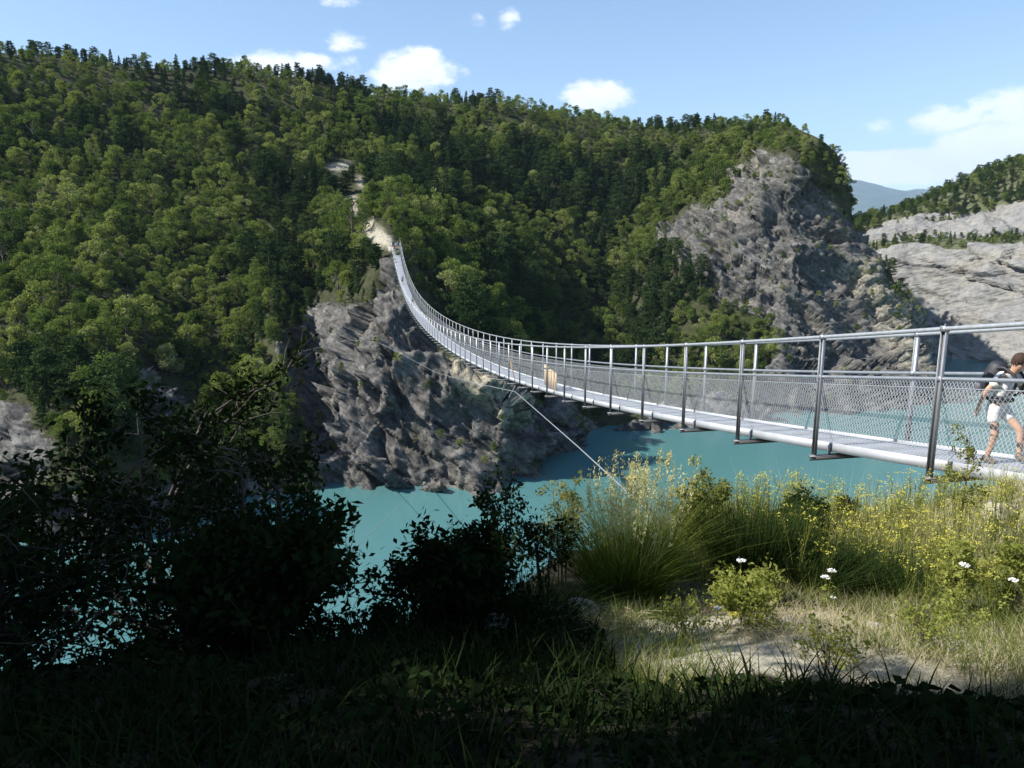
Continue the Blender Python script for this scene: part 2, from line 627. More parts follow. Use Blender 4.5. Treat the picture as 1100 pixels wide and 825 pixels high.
NOSE = [(300, 372), (340, 325), (395, 325), (416, 278), (432, 290), (444, 330), (482, 374), (545, 412), (610, 440), (660, 462), (700, 470), (705, 560), (330, 560), (335, 470), (315, 420)]
CLIFF = [(695, 248), (730, 232), (775, 212), (790, 178), (822, 165), (852, 172), (885, 208), (918, 232), (935, 285), (965, 330), (1003, 345), (1010, 470), (820, 470), (815, 400), (838, 372), (822, 345), (800, 338), (770, 318), (742, 300), (722, 285), (700, 268)]
LEFTROCK = [(128, 400), (165, 388), (205, 425), (215, 470), (150, 465)]
LEFTROCK2 = [(-40, 440), (40, 430), (70, 500), (30, 540), (-40, 540)]
SHORE = [(-300, 535), (340, 520), (340, 600), (-300, 600)]
SHORE2 = [(690, 446), (830, 432), (830, 470), (690, 480)]
GAP = [(812, 178), (860, 176), (930, 235), (928, 252), (870, 225), (820, 196)]        # scrubby ledge on the cliff
PATHS = [[(383, 240), (400, 239), (425, 257), (421, 269), (402, 262), (390, 252)], [(367, 210), (383, 207), (389, 222), (382, 231), (374, 226)],
         [(384, 190), (394, 190), (390, 200), (382, 200)], [(352, 174), (374, 170), (378, 182), (356, 184)]]
WARM = [(478, 372), (520, 388), (556, 425), (560, 462), (535, 455), (500, 415)]
WARM2 = [(900, 290), (935, 280), (1000, 350), (1000, 420), (960, 380), (930, 330)]

P = resample(ctrl, 26, 34)
nu, nv = P.shape[:2]
px, py = project(P)
dU = np.gradient(P, axis=0)
dV = np.gradient(P, axis=1)
NR = np.cross(dU, dV)
NR /= np.linalg.norm(NR, axis=2)[..., None] + 1e-9
if (NR[nu // 3, nv // 2] @ np.array([0, -1, 1])) < 0:
    NR = -NR
flat = P.reshape(-1, 3)
jx = np.array([mnoise.noise(Vector(p * 0.06)) for p in flat]).reshape(nu, nv)
jy = np.array([mnoise.noise(Vector(p * 0.06 + 31.0)) for p in flat]).reshape(nu, nv)
qx, qy = px + jx * 16, py + jy * 14
rock = np.clip(softpoly(qx, qy, NOSE) + softpoly(qx, qy, CLIFF) + softpoly(qx, qy, LEFTROCK) + 0.8 * softpoly(qx, qy, LEFTROCK2) + softpoly(qx, qy, SHORE) + softpoly(qx, qy, SHORE2), 0, 1)
rock *= (1 - 0.45 * softpoly(qx, qy, GAP))
rowi = np.arange(nv)[None, :] / 34.0
rock = rock * (rowi >= 1.8)
rock = np.maximum(rock, (rowi > 8.88) * 1.0)
path = np.zeros_like(rock)
for pp in PATHS:
    path = np.maximum(path, softpoly(px + jx * 6, py + jy * 5, pp, 3))
path *= (rowi > 2)
warm = np.maximum(softpoly(px + jx * 10, py + jy * 10, WARM), 0.55 * softpoly(px + jx * 10, py, WARM2))
# rock relief: tilted beds and ridged blocks
rot = np.array(Matrix.Rotation(R(-35), 3, 'Y') @ Matrix.Rotation(R(18), 3, 'X'))


def facet(v, k, amp, f):
    """broken rock: every voronoi block is a tilted plane with its own offset"""
    d_, pts_ = mnoise.voronoi(v)
    c_ = pts_[0]
    g_ = mnoise.noise_vector(c_ * 7.31 + Vector((3.7, 1.9, 8.3)))
    return ((v - c_).dot(g_) * k * 2.2 + mnoise.noise(c_ * 5.17 + Vector((11.3, 4.1, 2.9))) * 1.6 * amp) / f


def saw(t, sharp=0.14):
    f_ = t - math.floor(t)
    return f_ / (1 - sharp) if f_ < 1 - sharp else (1 - f_) / sharp


def relief(p):
    w1_ = mnoise.noise(Vector(p * 0.03 + 40)) * 3 + mnoise.noise(Vector(p * 0.11 + 17)) * .8
    zq = p[2] * 0.78 + p[0] * 0.60 - p[1] * 0.18 + w1_            # beds dip to the right
    xq = p[0] * 0.78 - p[2] * 0.60
    am = 0.5 + mnoise.noise(Vector(p * 0.05 + 70))
    am2 = 0.5 + mnoise.noise(Vector(p * 0.13 + 90))
    st_ = saw(zq / 7.3) * 1.7 * max(0, am + .2) + saw(zq / 2.3 + .3) * .8 * max(0, am2 + .1)
    f1 = facet(Vector((zq * .11, xq * .055, p[1] * .07)), 1.3, .16, .075)
    f2 = facet(Vector((zq * .34, xq * .15, p[1] * .2)), 1.0, .13, .24)
    f3 = facet(Vector((zq * .9, xq * .45, p[1] * .5)), .8, .12, .62)
    a = mnoise.ridged_multi_fractal(Vector((p[0] * .04, p[1] * .04, p[2] * .018)), 0.9, 2.1, 5, 1.0, 2.0)
    b = mnoise.fractal(Vector(p * 0.03), 0.9, 2.0, 4)
    return (a - 1.0) * 1.5 + b * 2.6 + .75 * max(-3.5, min(3.5, f1)) + .55 * f2 + .7 * f3 + st_ - 1.2


D = np.zeros(nu * nv)
rf = rock.reshape(-1)
for i in np.nonzero(rf > 0.02)[0]:
    D[i] = relief(flat[i]) * rf[i]
for i in np.nonzero(rf <= 0.5)[0]:
    D[i] += mnoise.fractal(Vector(flat[i] * 0.03), 0.9, 2.0, 4) * 2.2 * (1 - rf[i])
D = D.reshape(nu, nv) * (1 - path)
D *= np.clip((rowi - 1.2) / 0.8, 0, 1)
P2 = P + NR * D[..., None]
ii, jj = np.meshgrid(np.arange(nu - 1), np.arange(nv - 1), indexing='ij')
a = (ii * nv + jj).ravel()
mb = MB()
mb.faces(P2.reshape(-1, 3), np.stack([a, a + 1, a + nv + 1, a + nv], 1))
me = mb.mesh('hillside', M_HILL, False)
for nm, arr in (('rock', rock), ('path', path), ('warm', warm)):
    at_ = me.attributes.new(nm, 'FLOAT', 'POINT')
    at_.data.foreach_set('value', arr.reshape(-1).astype(np.float32))
tag(link('hillside', me), 'wooded far hillside with grey rock spur and cliff above the lake', None, None, 'structure')

# ------------------------------------------------------------------ right far bank
bcols = [
    (870, [(262, 520), (266, 470), (272, 455), (282, 450), (300, 445), (330, 440), 430]),
    (930, [(240, 470), (252, 425), (262, 400), (276, 385), (300, 375), (340, 365), 352]),
    (985, [(222, 460), (240, 415), (256, 385), (268, 365), (300, 358), (345, 348), 338]),
    (1040, [(196, 455), (232, 405), (252, 370), (268, 345), (305, 338), (350, 328), 316]),
    (1100, [(174, 450), (218, 395), (250, 355), (268, 325), (310, 318), (355, 306), 292]),
    (1180, [(145, 440), (200, 380), (245, 335), (270, 300), (315, 290), (370, 275), 262]),
    (1300, [(110, 420), (170, 360), (235, 310), (275, 265), (330, 250), (395, 230), 215]),
    (1500, [(70, 400), (130, 330), (220, 280), (285, 220), (345, 200), (425, 180), 165]),
]
bc = []
for bx, rows in bcols:
    c = [at(bx, r[0], r[1]) for r in rows[:6]]
    c.append(onz(bx, rows[6], WZ))
    c.append(onz(bx, rows[6] - 9, WZ - 8))
    c = [c[0] + np.array([c[0][0] * .4, 160, -30.0])] + c
    bc.append(c)
B = resample(np.array(bc), 30, 26)
bu, bv = B.shape[:2]
bpx, bpy_ = project(B)
bN = np.cross(np.gradient(B, axis=0), np.gradient(B, axis=1))
bN /= np.linalg.norm(bN, axis=2)[..., None] + 1e-9
if (bN[bu // 2, bv // 2] @ np.array([0, -1, 1])) < 0:
    bN = -bN
bf = B.reshape(-1, 3)
brow = np.arange(bv)[None, :] / 26.0 + np.zeros((bu, 1))
bj = np.array([mnoise.noise(Vector(p * 0.03)) for p in bf]).reshape(bu, bv)
bd = np.array([mnoise.ridged_multi_fractal(Vector((p[0] * .035, p[1] * .02, p[2] * 0.02)), 0.9, 2.1, 5, 1.0, 2.0) * 3.2 - 3.2 + facet(Vector((p[2] * .09 + p[0] * .02, p[0] * .03, p[1] * .03)), 1.0, .15, .24) + facet(Vector((p[2] * .3 + p[0] * .06, p[0] * .1, p[1] * .1)), 1.0, .15, .6) + mnoise.fractal(Vector(p * .05), .9, 2, 5) * 2.0 for p in bf]).reshape(bu, bv)
r_ = brow + bj * 0.45
veg_b = ((r_ > 0.2) & (r_ < 1.75)) | ((r_ > 3.0) & (r_ < 3.95)) | ((r_ > 2.3) & (bj > 0.28) & (r_ < 4))
veg_b |= brow < 1.1
brock = 1.0 - veg_b.astype(float) * 0.8
B2 = B + bN * (bd * np.clip(brow - 1.0, 0, 1) * brock)[..., None]
ii, jj = np.meshgrid(np.arange(bu - 1), np.arange(bv - 1), indexing='ij')
a = (ii * bv + jj).ravel()
mb = MB()
mb.faces(B2.reshape(-1, 3), np.stack([a, a + 1, a + bv + 1, a + bv], 1))
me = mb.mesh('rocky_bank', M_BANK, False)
for nm, arr in (('rock', brock), ('path', brock * 0), ('warm', np.clip(bj + 0.1, 0, 1) * .2)):
    at_ = me.attributes.new(nm, 'FLOAT', 'POINT')
    at_.data.foreach_set('value', np.asarray(arr).reshape(-1).astype(np.float32))
tag(link('rocky_hill', me), 'pale grey rocky bank across the lake at the right', None, None, 'structure')

# distant mountain
mb = MB()
nx_, ny_ = 120, 24
V = np.zeros((nx_, ny_, 3))
for i in range(nx_):
    X = -3000 + 17000 * i / (nx_ - 1)
    for j in range(ny_):
        t = j / (ny_ - 1)
        hh = 640 + 300 * mnoise.fractal(Vector((X * 0.0002, 3.1, 0)), 0.9, 2, 5) + 260 * math.exp(-((X - 6200) / 2600) ** 2)
        y = 11200 + 4800 * t
        z = -60 + (hh + 60) * math.sin(min(1, t * 1.25) * math.pi / 2) + 180 * t * mnoise.ridged_multi_fractal(Vector((X * 0.0006, y * 0.0004, 0)), 0.9, 2.1, 5, 1, 2)
        V[i, j] = (X, y, z)
ii, jj = np.meshgrid(np.arange(nx_ - 1), np.arange(ny_ - 1), indexing='ij')
a = (ii * ny_ + jj).ravel()
mb.faces(V.reshape(-1, 3), np.stack([a, a + ny_, a + ny_ + 1, a + 1], 1))
tag(link('mountain', mb.mesh('mountain', plain('mountain_forest', (0.07, 0.09, 0.06), 0.95, 0, 0.4, 0.004), True)), 'distant blue mountain under the cloud', None, None, 'structure')

# ------------------------------------------------------------------ lake
m, nt, out = newmat('lake_water')
b = nt.nodes.new('ShaderNodeBsdfPrincipled')
geo = nt.nodes.new('ShaderNodeNewGeometry')
w1 = noise(nt, 0.016, 3, 0.5, geo.outputs['Position'])
nt.links.new(ramp(nt, w1, [(0.35, (0.066, 0.172, 0.176)), (0.65, (0.078, 0.192, 0.196))]), b.inputs['Base Color'])
w3 = noise(nt, 0.035, 4, 0.6, geo.outputs['Position'], 0.8)
nt.links.new(ramp(nt, w3, [(0.4, (0.05,) * 3), (0.62, (0.15,) * 3)]), b.inputs['Roughness'])
b.inputs['IOR'].default_value = 1.33
mpw = nt.nodes.new('ShaderNodeMapping')
mpw.inputs['Scale'].default_value = (1, 0.6, 1)
mpw.inputs['Rotation'].default_value = (0, 0, R(30))
nt.links.new(geo.outputs['Position'], mpw.inputs[0])
w2 = noise(nt, 0.9, 5, 0.6, mpw.outputs[0])
bp = nt.nodes.new('ShaderNodeBump')
bp.inputs['Strength'].default_value = 0.30
bp.inputs['Distance'].default_value = 0.2
nt.links.new(w2, bp.inputs['Height'])
nt.links.new(bp.outputs[0], b.inputs['Normal'])
nt.links.new(b.outputs[0], out.inputs[0])
M_WATER = m
mb = MB()
mb.quads([[(-9000, -900, WZ), (14000, -900, WZ), (14000, 16500, WZ), (-9000, 16500, WZ)]])
tag(link('lake', mb.mesh('lake', M_WATER)), 'turquoise lake water filling the gorge', None, None, 'structure')

# air between here and the mountain
m, nt, out = newmat('haze_air')
pv = nt.nodes.new('ShaderNodeVolumePrincipled')
pv.inputs['Color'].default_value = (0.50, 0.72, 1.0, 1)
pv.inputs['Density'].default_value = 4.2e-5
pv.inputs['Anisotropy'].default_value = 0.0
nt.links.new(pv.outputs[0], out.inputs['Volume'])
mb = MB()
mb.box((3000, 8500, 900), (14000, 0, 0), (0, 9500, 0), (0, 0, 965))
tag(link('haze', mb.mesh('haze', m)), 'thin bluish summer air over the lake', None, None, 'stuff')

# ------------------------------------------------------------------ near bank
EX = np.array([-60, -12, -6, -2.2, -0.9, -0.1, 0.6, 1.5, 3, 5, 6.3, 8, 12, 60])
EY = np.array([2, 2.5, 2.9, 3.5, 4.6, 6.0, 7.4, 8.2, 9.0, 9.4, 9.7, 10.2, 11, 12])


def gz(x, y):
    x = np.asarray(x, float)
    y = np.asarray(y, float)
    e = np.interp(x, EX, EY)
    base = np.where(y < 2, -1.6 - 0.06 * (y - 2), np.where(y < 6, -1.6 - 0.36 * (y - 2), -3.04 - 0.15 * (y - 6)))
    s = np.clip((x - 5.0) / 2.0, 0, 1)
    base = base + 0.42 * s * s * (3 - 2 * s) * np.clip((y - 5) / 3, 0, 1)
    d = np.maximum(0, y - e)
    z = base - (np.sqrt(d * d + 0.36) - 0.6) * 1.25
    return z + 0.06 * np.sin(x * 2.1 + y) * np.cos(y * 1.7 - x * .6) + 0.03 * np.sin(5.3 * x + 2 * y) * np.sin(4.1 * y)


gxs = np.concatenate([-np.geomspace(8, 200, 40)[::-1], np.linspace(-7.9, 9.9, 240), np.geomspace(10, 200, 40)])
gys = np.concatenate([-np.geomspace(4, 120, 24)[::-1], np.linspace(-3.9, 12.9, 240), np.geomspace(13, 62, 60)])
GX, GY = np.meshgrid(gxs, gys, indexing='ij')
GZ = gz(GX, GY)
lump = np.array([mnoise.fractal(Vector((x * 2.2, y * 2.2, 0)), 0.8, 2, 4) for x, y in zip(GX.ravel(), GY.ravel())]).reshape(GX.shape)
GZ = np.maximum(GZ + lump * 0.035 * np.clip(1 + np.maximum(0, GY - 12) * .6, 1, 20), -64)
m, nt, out = newmat('bank_soil')
geo = nt.nodes.new('ShaderNodeNewGeometry')
n1 = noise(nt, 1.1, 6, 0.65, geo.outputs['Position'])
n2 = noise(nt, 14, 6, 0.7, geo.outputs['Position'])
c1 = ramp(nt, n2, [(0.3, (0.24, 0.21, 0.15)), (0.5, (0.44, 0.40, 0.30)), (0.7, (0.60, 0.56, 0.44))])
c2 = ramp(nt, n2, [(0.35, (0.022, 0.021, 0.014)), (0.65, (0.055, 0.050, 0.030))])  # near-black soil tone that carries the shade of the near bank
sandy = mth(nt, 'ADD', attr(nt, 'sand'), mth(nt, 'SUBTRACT', n1, 0.5))  # mask of sunlit pale soil against soil painted dark for shade
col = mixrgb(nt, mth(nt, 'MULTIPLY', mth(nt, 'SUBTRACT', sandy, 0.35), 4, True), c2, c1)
b = nt.nodes.new('ShaderNodeBsdfPrincipled')
b.inputs['Roughness'].default_value = 0.95
b.inputs['Specular IOR Level'].default_value = 0.1
nt.links.new(col, b.inputs['Base Color'])
bp = nt.nodes.new('ShaderNodeBump')
bp.inputs['Strength'].default_value = 0.8
bp.inputs['Distance'].default_value = 0.05
nt.links.new(n2, bp.inputs['Height'])
nt.links.new(bp.outputs[0], b.inputs['Normal'])
nt.links.new(b.outputs[0], out.inputs[0])
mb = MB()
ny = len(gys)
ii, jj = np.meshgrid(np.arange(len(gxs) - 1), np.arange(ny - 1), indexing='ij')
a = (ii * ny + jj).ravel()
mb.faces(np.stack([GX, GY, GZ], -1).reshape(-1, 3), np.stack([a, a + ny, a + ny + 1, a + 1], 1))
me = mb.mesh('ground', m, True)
sand = np.exp(-(((GX - 1.9) / 1.5) ** 2 + ((GY - 4.4) / 1.25) ** 2) ** 2) + np.exp(-(((GX - 6.6) / 1.3) ** 2 + ((GY - 8.6) / 1.2) ** 2) ** 2) + .35 * (GY > 6) * (GX > 1)  # pale sand laid where the sun falls; shaded soil is painted dark
at_ = me.attributes.new('sand', 'FLOAT', 'POINT')  # carries the painted sun and shade of the bank soil
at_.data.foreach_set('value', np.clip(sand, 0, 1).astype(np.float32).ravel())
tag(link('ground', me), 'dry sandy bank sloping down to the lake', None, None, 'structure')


# ------------------------------------------------------------------ forest trees (variants shared by the copies)
def broad_variant(seed, H=7.0):
    rng = np.random.default_rng(seed)
    tr = MB()
    lean = rng.uniform(-.5, .5, 2)
    P_ = np.array([[0, 0, -0.8], [lean[0] * .3, lean[1] * .3, H * .3], [lean[0], lean[1], H * .75]])
    tr.tube(P_, [0.2, 0.15, 0.05], 5, cap=False)
    pts = []
    wid = rng.uniform(.24, .44)
    nc = rng.integers(20, 36)
    for k in range(nc):
        z = H * rng.uniform(0.2, 0.97)
        t = (z / H - 0.2) / 0.77
        rad = H * wid * (0.35 + 1.0 * math.sin(math.pi * min(1, .18 + .8 * t))) * rng.uniform(.35, 1.0)
        a_ = rng.uniform(0, 6.283)
        c = np.array([lean[0] * z / H + rad * math.cos(a_), lean[1] * z / H + rad * math.sin(a_), z])
        if k % 3 == 0:
            tr.tube([[lean[0] * .3, lean[1] * .3, z * .55], c], [0.08, 0.02], 4, cap=False)
        r = rng.uniform(.4, 1.15)
        n = int(125 * r * r)
        u_ = unit(n, rng)
        pts.append(c + u_ * r * (rng.uniform(0.35, 1, (n, 1)) ** .5) * np.array([1, 1, .72]))
    pts = np.concatenate(pts)
    pts = pts[pts[:, 2] > 0.3]
    sz = rng.uniform(.09, .20, len(pts))
    return tr, MB().quads(leaves(pts, sz, rng, .75, .5))


def pine_variant(seed, H=8.5):
    rng = np.random.default_rng(seed)
    tr = MB()
    tr.tube([[0, 0, -.8], [0, 0, H * .5], [0, 0, H]], [.17, .11, .02], 5, cap=False)
    pts, T = [], []
    z = H * rng.uniform(.10, .18)
    wide = rng.uniform(.22, .29)
    while z < H * .99:
        f = (z / H)
        L = (H * wide * (1 - f) ** .75 if seed % 2 else H * wide * 1.05 * math.sqrt(max(0, 1 - ((f - .5) / .52) ** 2))) * rng.uniform(.7, 1.15) + .15
        nb = rng.integers(4, 7)
        a0 = rng.uniform(0, 6.28)
        for k in range(nb):
            a_ = a0 + k * 6.283 / nb + rng.uniform(-.4, .4)
            l = L * rng.uniform(.55, 1.15)
            d = np.array([math.cos(a_), math.sin(a_), rng.uniform(-.15, .3)])
            n = int(22 + 36 * l)
            s = rng.uniform(.15, 1, (n, 1)) ** .6
            pts.append(np.array([0, 0, z]) + d * l * s + rng.normal(size=(n, 3)) * np.array([.22, .22, .13]) * (0.4 + .4 * l))
            T.append(np.tile(d, (n, 1)) + rng.normal(size=(n, 3)) * .5)
        z += H * rng.uniform(.055, .085)
    pts = np.concatenate(pts)
    T = np.concatenate(T)
    return tr, MB().quads(leaves(pts, rng.uniform(.12, .22, len(pts)), rng, .45, .6, T))


TV = []          # (kind, trunk mesh, crown mesh)
for s in range(7):
    tr, cr = broad_variant(100 + s, [6.5, 7.5, 5.5, 7, 8, 6, 5][s])
    TV.append(('broadleaf_tree', tr.mesh('trunk', M_BARK), cr.mesh('crown', M_BROAD)))
for s in range(5):
    tr, cr = pine_variant(300 + s, [8.5, 7.5, 9.5, 8, 7][s])
    TV.append(('pine_tree', tr.mesh('trunk', M_BARK), cr.mesh('crown', M_PINE)))

rng = np.random.default_rng(7)
# area weights of the hill grid cells
Pc = 0.25 * (P2[:-1, :-1] + P2[1:, :-1] + P2[:-1, 1:] + P2[1:, 1:])
Ac = np.linalg.norm(np.cross(P2[1:, :-1] - P2[:-1, :-1], P2[:-1, 1:] - P2[:-1, :-1]), axis=2)
rc, pc_, rowc = rock[:-1, :-1], path[:-1, :-1], (rowi + np.zeros((nu, 1)))[:-1, :-1]
cpx, cpy = project(Pc)
w = Ac * np.where(rowc < 1.6, 0, 1) * np.where(rowc > 8.9, 0, 1)
w = w * np.where(cpx < -170, 0, 1)
w = w / w.sum()
cand = rng.choice(w.size, 34000, p=w.ravel())
cell = {}
spots = []
for idx in cand:
    i, j = divmod(idx, nu and (nv - 1))
    fu, fv = rng.uniform(0, 1, 2)
    p = (P2[i, j] * (1 - fu) + P2[i + 1, j] * fu) * (1 - fv) + (P2[i, j + 1] * (1 - fu) + P2[i + 1, j + 1] * fu) * fv
    rk, pt = rc[i, j], pc_[i, j]
    if pt > .15 or p[2] < WZ + 2.0:
        continue
    gx, gy = cpx[i, j], cpy[i, j]
    if any(inpoly(np.array([gx + ox]), np.array([gy - oy]), pp)[0] for pp in PATHS for ox, oy in ((0, 0), (5, 5), (-5, 5), (0, 12), (-5, 12), (5, 12), (0, 18), (0, 24))):
        continue
    small = False
    if gx > 838 and gy < 262 and rng.uniform() < .1:
        continue
    if rk > .42:
        lim = .14 if 690 < gx < 780 and gy < 345 else .03
        if inpoly(np.array([gx]), np.array([gy]), [(800, 170), (930, 225), (930, 255), (860, 225), (800, 195)])[0]:
            lim = .4
        if inpoly(np.array([gx]), np.array([gy]), [(925, 270), (990, 335), (1003, 350), (960, 345), (925, 300)])[0]:
            lim = .3
        if rng.uniform() > lim:
            continue
        small = True
    # keep the bridge corridor clear
    if 405 < gx < 475 and 255 < gy < 345 and p[1] < 182:
        if gx > 413 or gy > 320:
            small = True
    sp_ = 3.3 if not small else 2.0
    if gx > 835 and gy < 262:
        sp_ = 2.2
    key = (int(p[0] // 4), int(p[1] // 4), int(p[2] // 5))
    ok = True
    for a_ in (-1, 0, 1):
        for b_ in (-1, 0, 1):
            for c_ in (-1, 0, 1):
                for q in cell.get((key[0] + a_, key[1] + b_, key[2] + c_), ()):
                    if np.sum((q - p) ** 2) < sp_ * sp_:
                        ok = False
                        break
    if not ok:
        continue
    cell.setdefault(key, []).append(p)
    dens_n = mnoise.noise(Vector(p * 0.022)) + 0.6 * mnoise.noise(Vector(p * 0.07 + 9))
    up_ = rowc[i, j] < 2.35
    pine = dens_n > (.10 if up_ else .16)
    if gx > 780 and gy < 200:
        pine = dens_n > .0
    near_rock = rk > .1
    s = (rng.uniform(.5, .85), rng.uniform(.85, 1.25), rng.uniform(1.25, 1.75))[int(np.searchsorted([.5, .88], rng.uniform()))]
    if small:
        s = rng.uniform(.22, .42)
    elif near_rock:
        s = rng.uniform(.4, .75)
    vi = int(rng.integers(7, 12)) if (pine and not small) else int(rng.integers(0, 7))
    if rowc[i, j] < 2.6:
        s = min(s, 1.2) * .72
    if gx > 830 and gy < 265:
        s *= .62
        vi = vi if rng.uniform() < .3 else int(rng.integers(0, 7))
    # shrubby lit slope on the right of the far landing
    spots.append((p[0], p[1], p[2] - .2, rng.uniform(0, 6.283), s, vi, gx, gy))
spots = np.array(spots)
dist = np.linalg.norm(spots[:, :3], axis=1)
show = spots[:, 4] / dist
seen = (spots[:, 6] > 2) & (spots[:, 6] < 1010) & ~((spots[:, 6] < 345) & (spots[:, 7] > 455)) & (spots[:, 7] < 440)
show = np.where(seen, show, 0)
isb = spots[:, 5] < 7
chosen = set()
for flag in (isb, ~isb):
    ids = np.nonzero(flag & (show > 0))[0]
    ids = ids[np.argsort(-show[ids])][:290]
    chosen |= set(ids.tolist())
proto = {}
LB = {'broadleaf_tree': ('leafy green broadleaf tree in the wood on the far hillside', 'broadleaf trees of the far hillside wood'),
      'pine_tree': ('dark green pointed pine tree in the wood on the far hillside', 'dark pines of the far hillside wood')}
for k in chosen:
    x, y, z, rz, s, vi = spots[k, :6]
    vi = int(vi)
    kind, tm, cm = TV[vi]
    if vi not in proto:
        t = thing(kind, LB[kind][0], 'tree', (x, y, z), rz, LB[kind][1], float(s))
        link('trunk', tm, t)
        link('crown', cm, t)
        proto[vi] = t
    else:
        dup(proto[vi], (x, y, z), rz, float(s))
rest = np.array([i for i in range(len(spots)) if i not in chosen])


def instancer(name, label, pts, variants, kind='stuff'):
    """one object of many trees: points carry variant, turn and size"""
    src = bpy.data.collections.new(name + '_kinds')
    for n_, (tm, cm) in enumerate(variants):
        me_ = MB()
        o_ = bpy.data.objects.new(f'kind{n_:02d}', cm)
        src.objects.link(o_)
    me_ = bpy.data.meshes.new(name)
    me_.vertices.add(len(pts))
    me_.vertices.foreach_set('co', pts[:, :3].astype(np.float32).ravel())
    for nm, ty, dat in (('turn', 'FLOAT', pts[:, 3]), ('size', 'FLOAT', pts[:, 4]), ('vari', 'INT', pts[:, 5])):
        at__ = me_.attributes.new(nm, ty, 'POINT')
        at__.data.foreach_set('value', dat.astype(np.int32 if ty == 'INT' else np.float32))
    ng = bpy.data.node_groups.new(name, 'GeometryNodeTree')
    ng.interface.new_socket('Geometry', in_out='INPUT', socket_type='NodeSocketGeometry')
    ng.interface.new_socket('Geometry', in_out='OUTPUT', socket_type='NodeSocketGeometry')
    gi = ng.nodes.new('NodeGroupInput')
    go = ng.nodes.new('NodeGroupOutput')
    ci = ng.nodes.new('GeometryNodeCollectionInfo')
    ci.inputs['Collection'].default_value = src
    ci.inputs['Separate Children'].default_value = True
    ci.inputs['Reset Children'].default_value = True
    ip = ng.nodes.new('GeometryNodeInstanceOnPoints')
    ip.inputs['Pick Instance'].default_value = True

    def nattr(nm, dt):
        a__ = ng.nodes.new('GeometryNodeInputNamedAttribute')
        a__.data_type = dt
        a__.inputs['Name'].default_value = nm
        return next(o for o in a__.outputs if o.enabled and o.name == 'Attribute')
    cx_ = ng.nodes.new('ShaderNodeCombineXYZ')
    ng.links.new(nattr('turn', 'FLOAT'), cx_.inputs[2])
    er = ng.nodes.new('FunctionNodeEulerToRotation')
    ng.links.new(cx_.outputs[0], er.inputs[0])
    ng.links.new(gi.outputs[0], ip.inputs['Points'])
    ng.links.new(ci.outputs[0], ip.inputs['Instance'])
    ng.links.new(nattr('vari', 'INT'), ip.inputs['Instance Index'])
    ng.links.new(er.outputs[0], ip.inputs['Rotation'])
    ng.links.new(nattr('size', 'FLOAT'), ip.inputs['Scale'])
    ng.links.new(ip.outputs[0], go.inputs[0])
    o_ = link(name, me_)
    md = o_.modifiers.new('trees', 'NODES')
    md.node_group = ng
    tag(o_, label, None, None, kind)
    return o_


instancer('forest', 'dense mixed wood covering the far hillside', spots[rest], [(t[1], t[2]) for t in TV])
print('trees', len(spots), 'individual', len(chosen))

# trees of the right bank
bw = np.linalg.norm(np.cross(B2[1:, :-1] - B2[:-1, :-1], B2[:-1, 1:] - B2[:-1, :-1]), axis=2)
Bc = B2[:-1, :-1]
bpx2, bpy2 = project(Bc)
bvg = veg_b[:-1, :-1] & (bpx2 > 915) & (bpx2 < 1160) & (brow[:-1, :-1] > .75)
bw = bw * bvg
bw /= bw.sum()
bspots, bxyz = [], []
for idx in rng.choice(bw.size, 3000, p=bw.ravel()):
    i, j = divmod(idx, bv - 1)
    p = Bc[i, j] + (B2[i + 1, j + 1] - Bc[i, j]) * rng.uniform(0, 1)
    if not bspots or np.min(np.sum((np.array(bxyz) - p) ** 2, 1)) > 3.4 ** 2:
        bxyz.append(p)
        bspots.append((p, rng.uniform(0, 6.28), rng.uniform(.5, 1.0) if j < 52 else rng.uniform(.35, .65), int(rng.integers(0, 12))))
bspots.sort(key=lambda q: -q[2] / q[0][1])
bproto = {}
for k, (p, rz, s, vi) in enumerate(bspots):
    if k >= 280:
        break
    kind, tm, cm = TV[vi]
    if vi not in bproto:
        t = thing('scrub_tree', 'small bushy scrub tree on a ledge of the pale rocky bank at the right', 'scrub tree', p, rz, 'trees on the pale rocky bank', s)
        link('trunk', tm, t)
        link('crown', cm, t)
        bproto[vi] = t
    else:
        dup(bproto[vi], p, rz, s)
if len(bspots) > 280:
    instancer('treeline', 'small trees crowning the pale rocky bank', np.array([(*q[0], q[1], q[2], q[3]) for q in bspots[280:]]), [(t[1], t[2]) for t in TV])
print('bank trees', len(bspots))

# ------------------------------------------------------------------ the suspension bridge
TH = R(11.6)
BU = np.array([-math.sin(TH), math.cos(TH), 0])
BN = np.array([math.cos(TH), math.sin(TH), 0])
C0, C1 = 8.6, 10.64
_S = np.array([9.8, 12.8, 15.8, 18.7, 21.8, 24.8, 27.8, 30.7, 33.7, 36.8, 41.6, 54.9, 72.4, 104.8, 148.6, 176.7])
_Z = np.array([-3.67, -4.17, -4.65, -5.1, -5.55, -6.0, -6.46, -6.86, -7.31, -7.61, -8.14, -9.57, -10.99, -11.92, -10.36, -3.3])
_S2 = np.concatenate([_S, [181]])
_Z2 = np.concatenate([_Z, [-2.6]])
zfit = np.polyfit(_S2, _Z2, 5, w=np.where(_S2 < 40, 2.5, 1))


def zb(S):
    S = np.asarray(S, float)
    s0 = np.maximum(S, 9)
    return np.polyval(zfit, s0) + (S - s0) * np.polyval(np.polyder(zfit), 9.0) * 0.9


def bp_(S, c, dz):
    S = np.asarray(S, float)
    return S[..., None] * BU + np.asarray(c, float) * BN + np.stack([np.zeros_like(S), np.zeros_like(S), zb(S) + dz], -1)


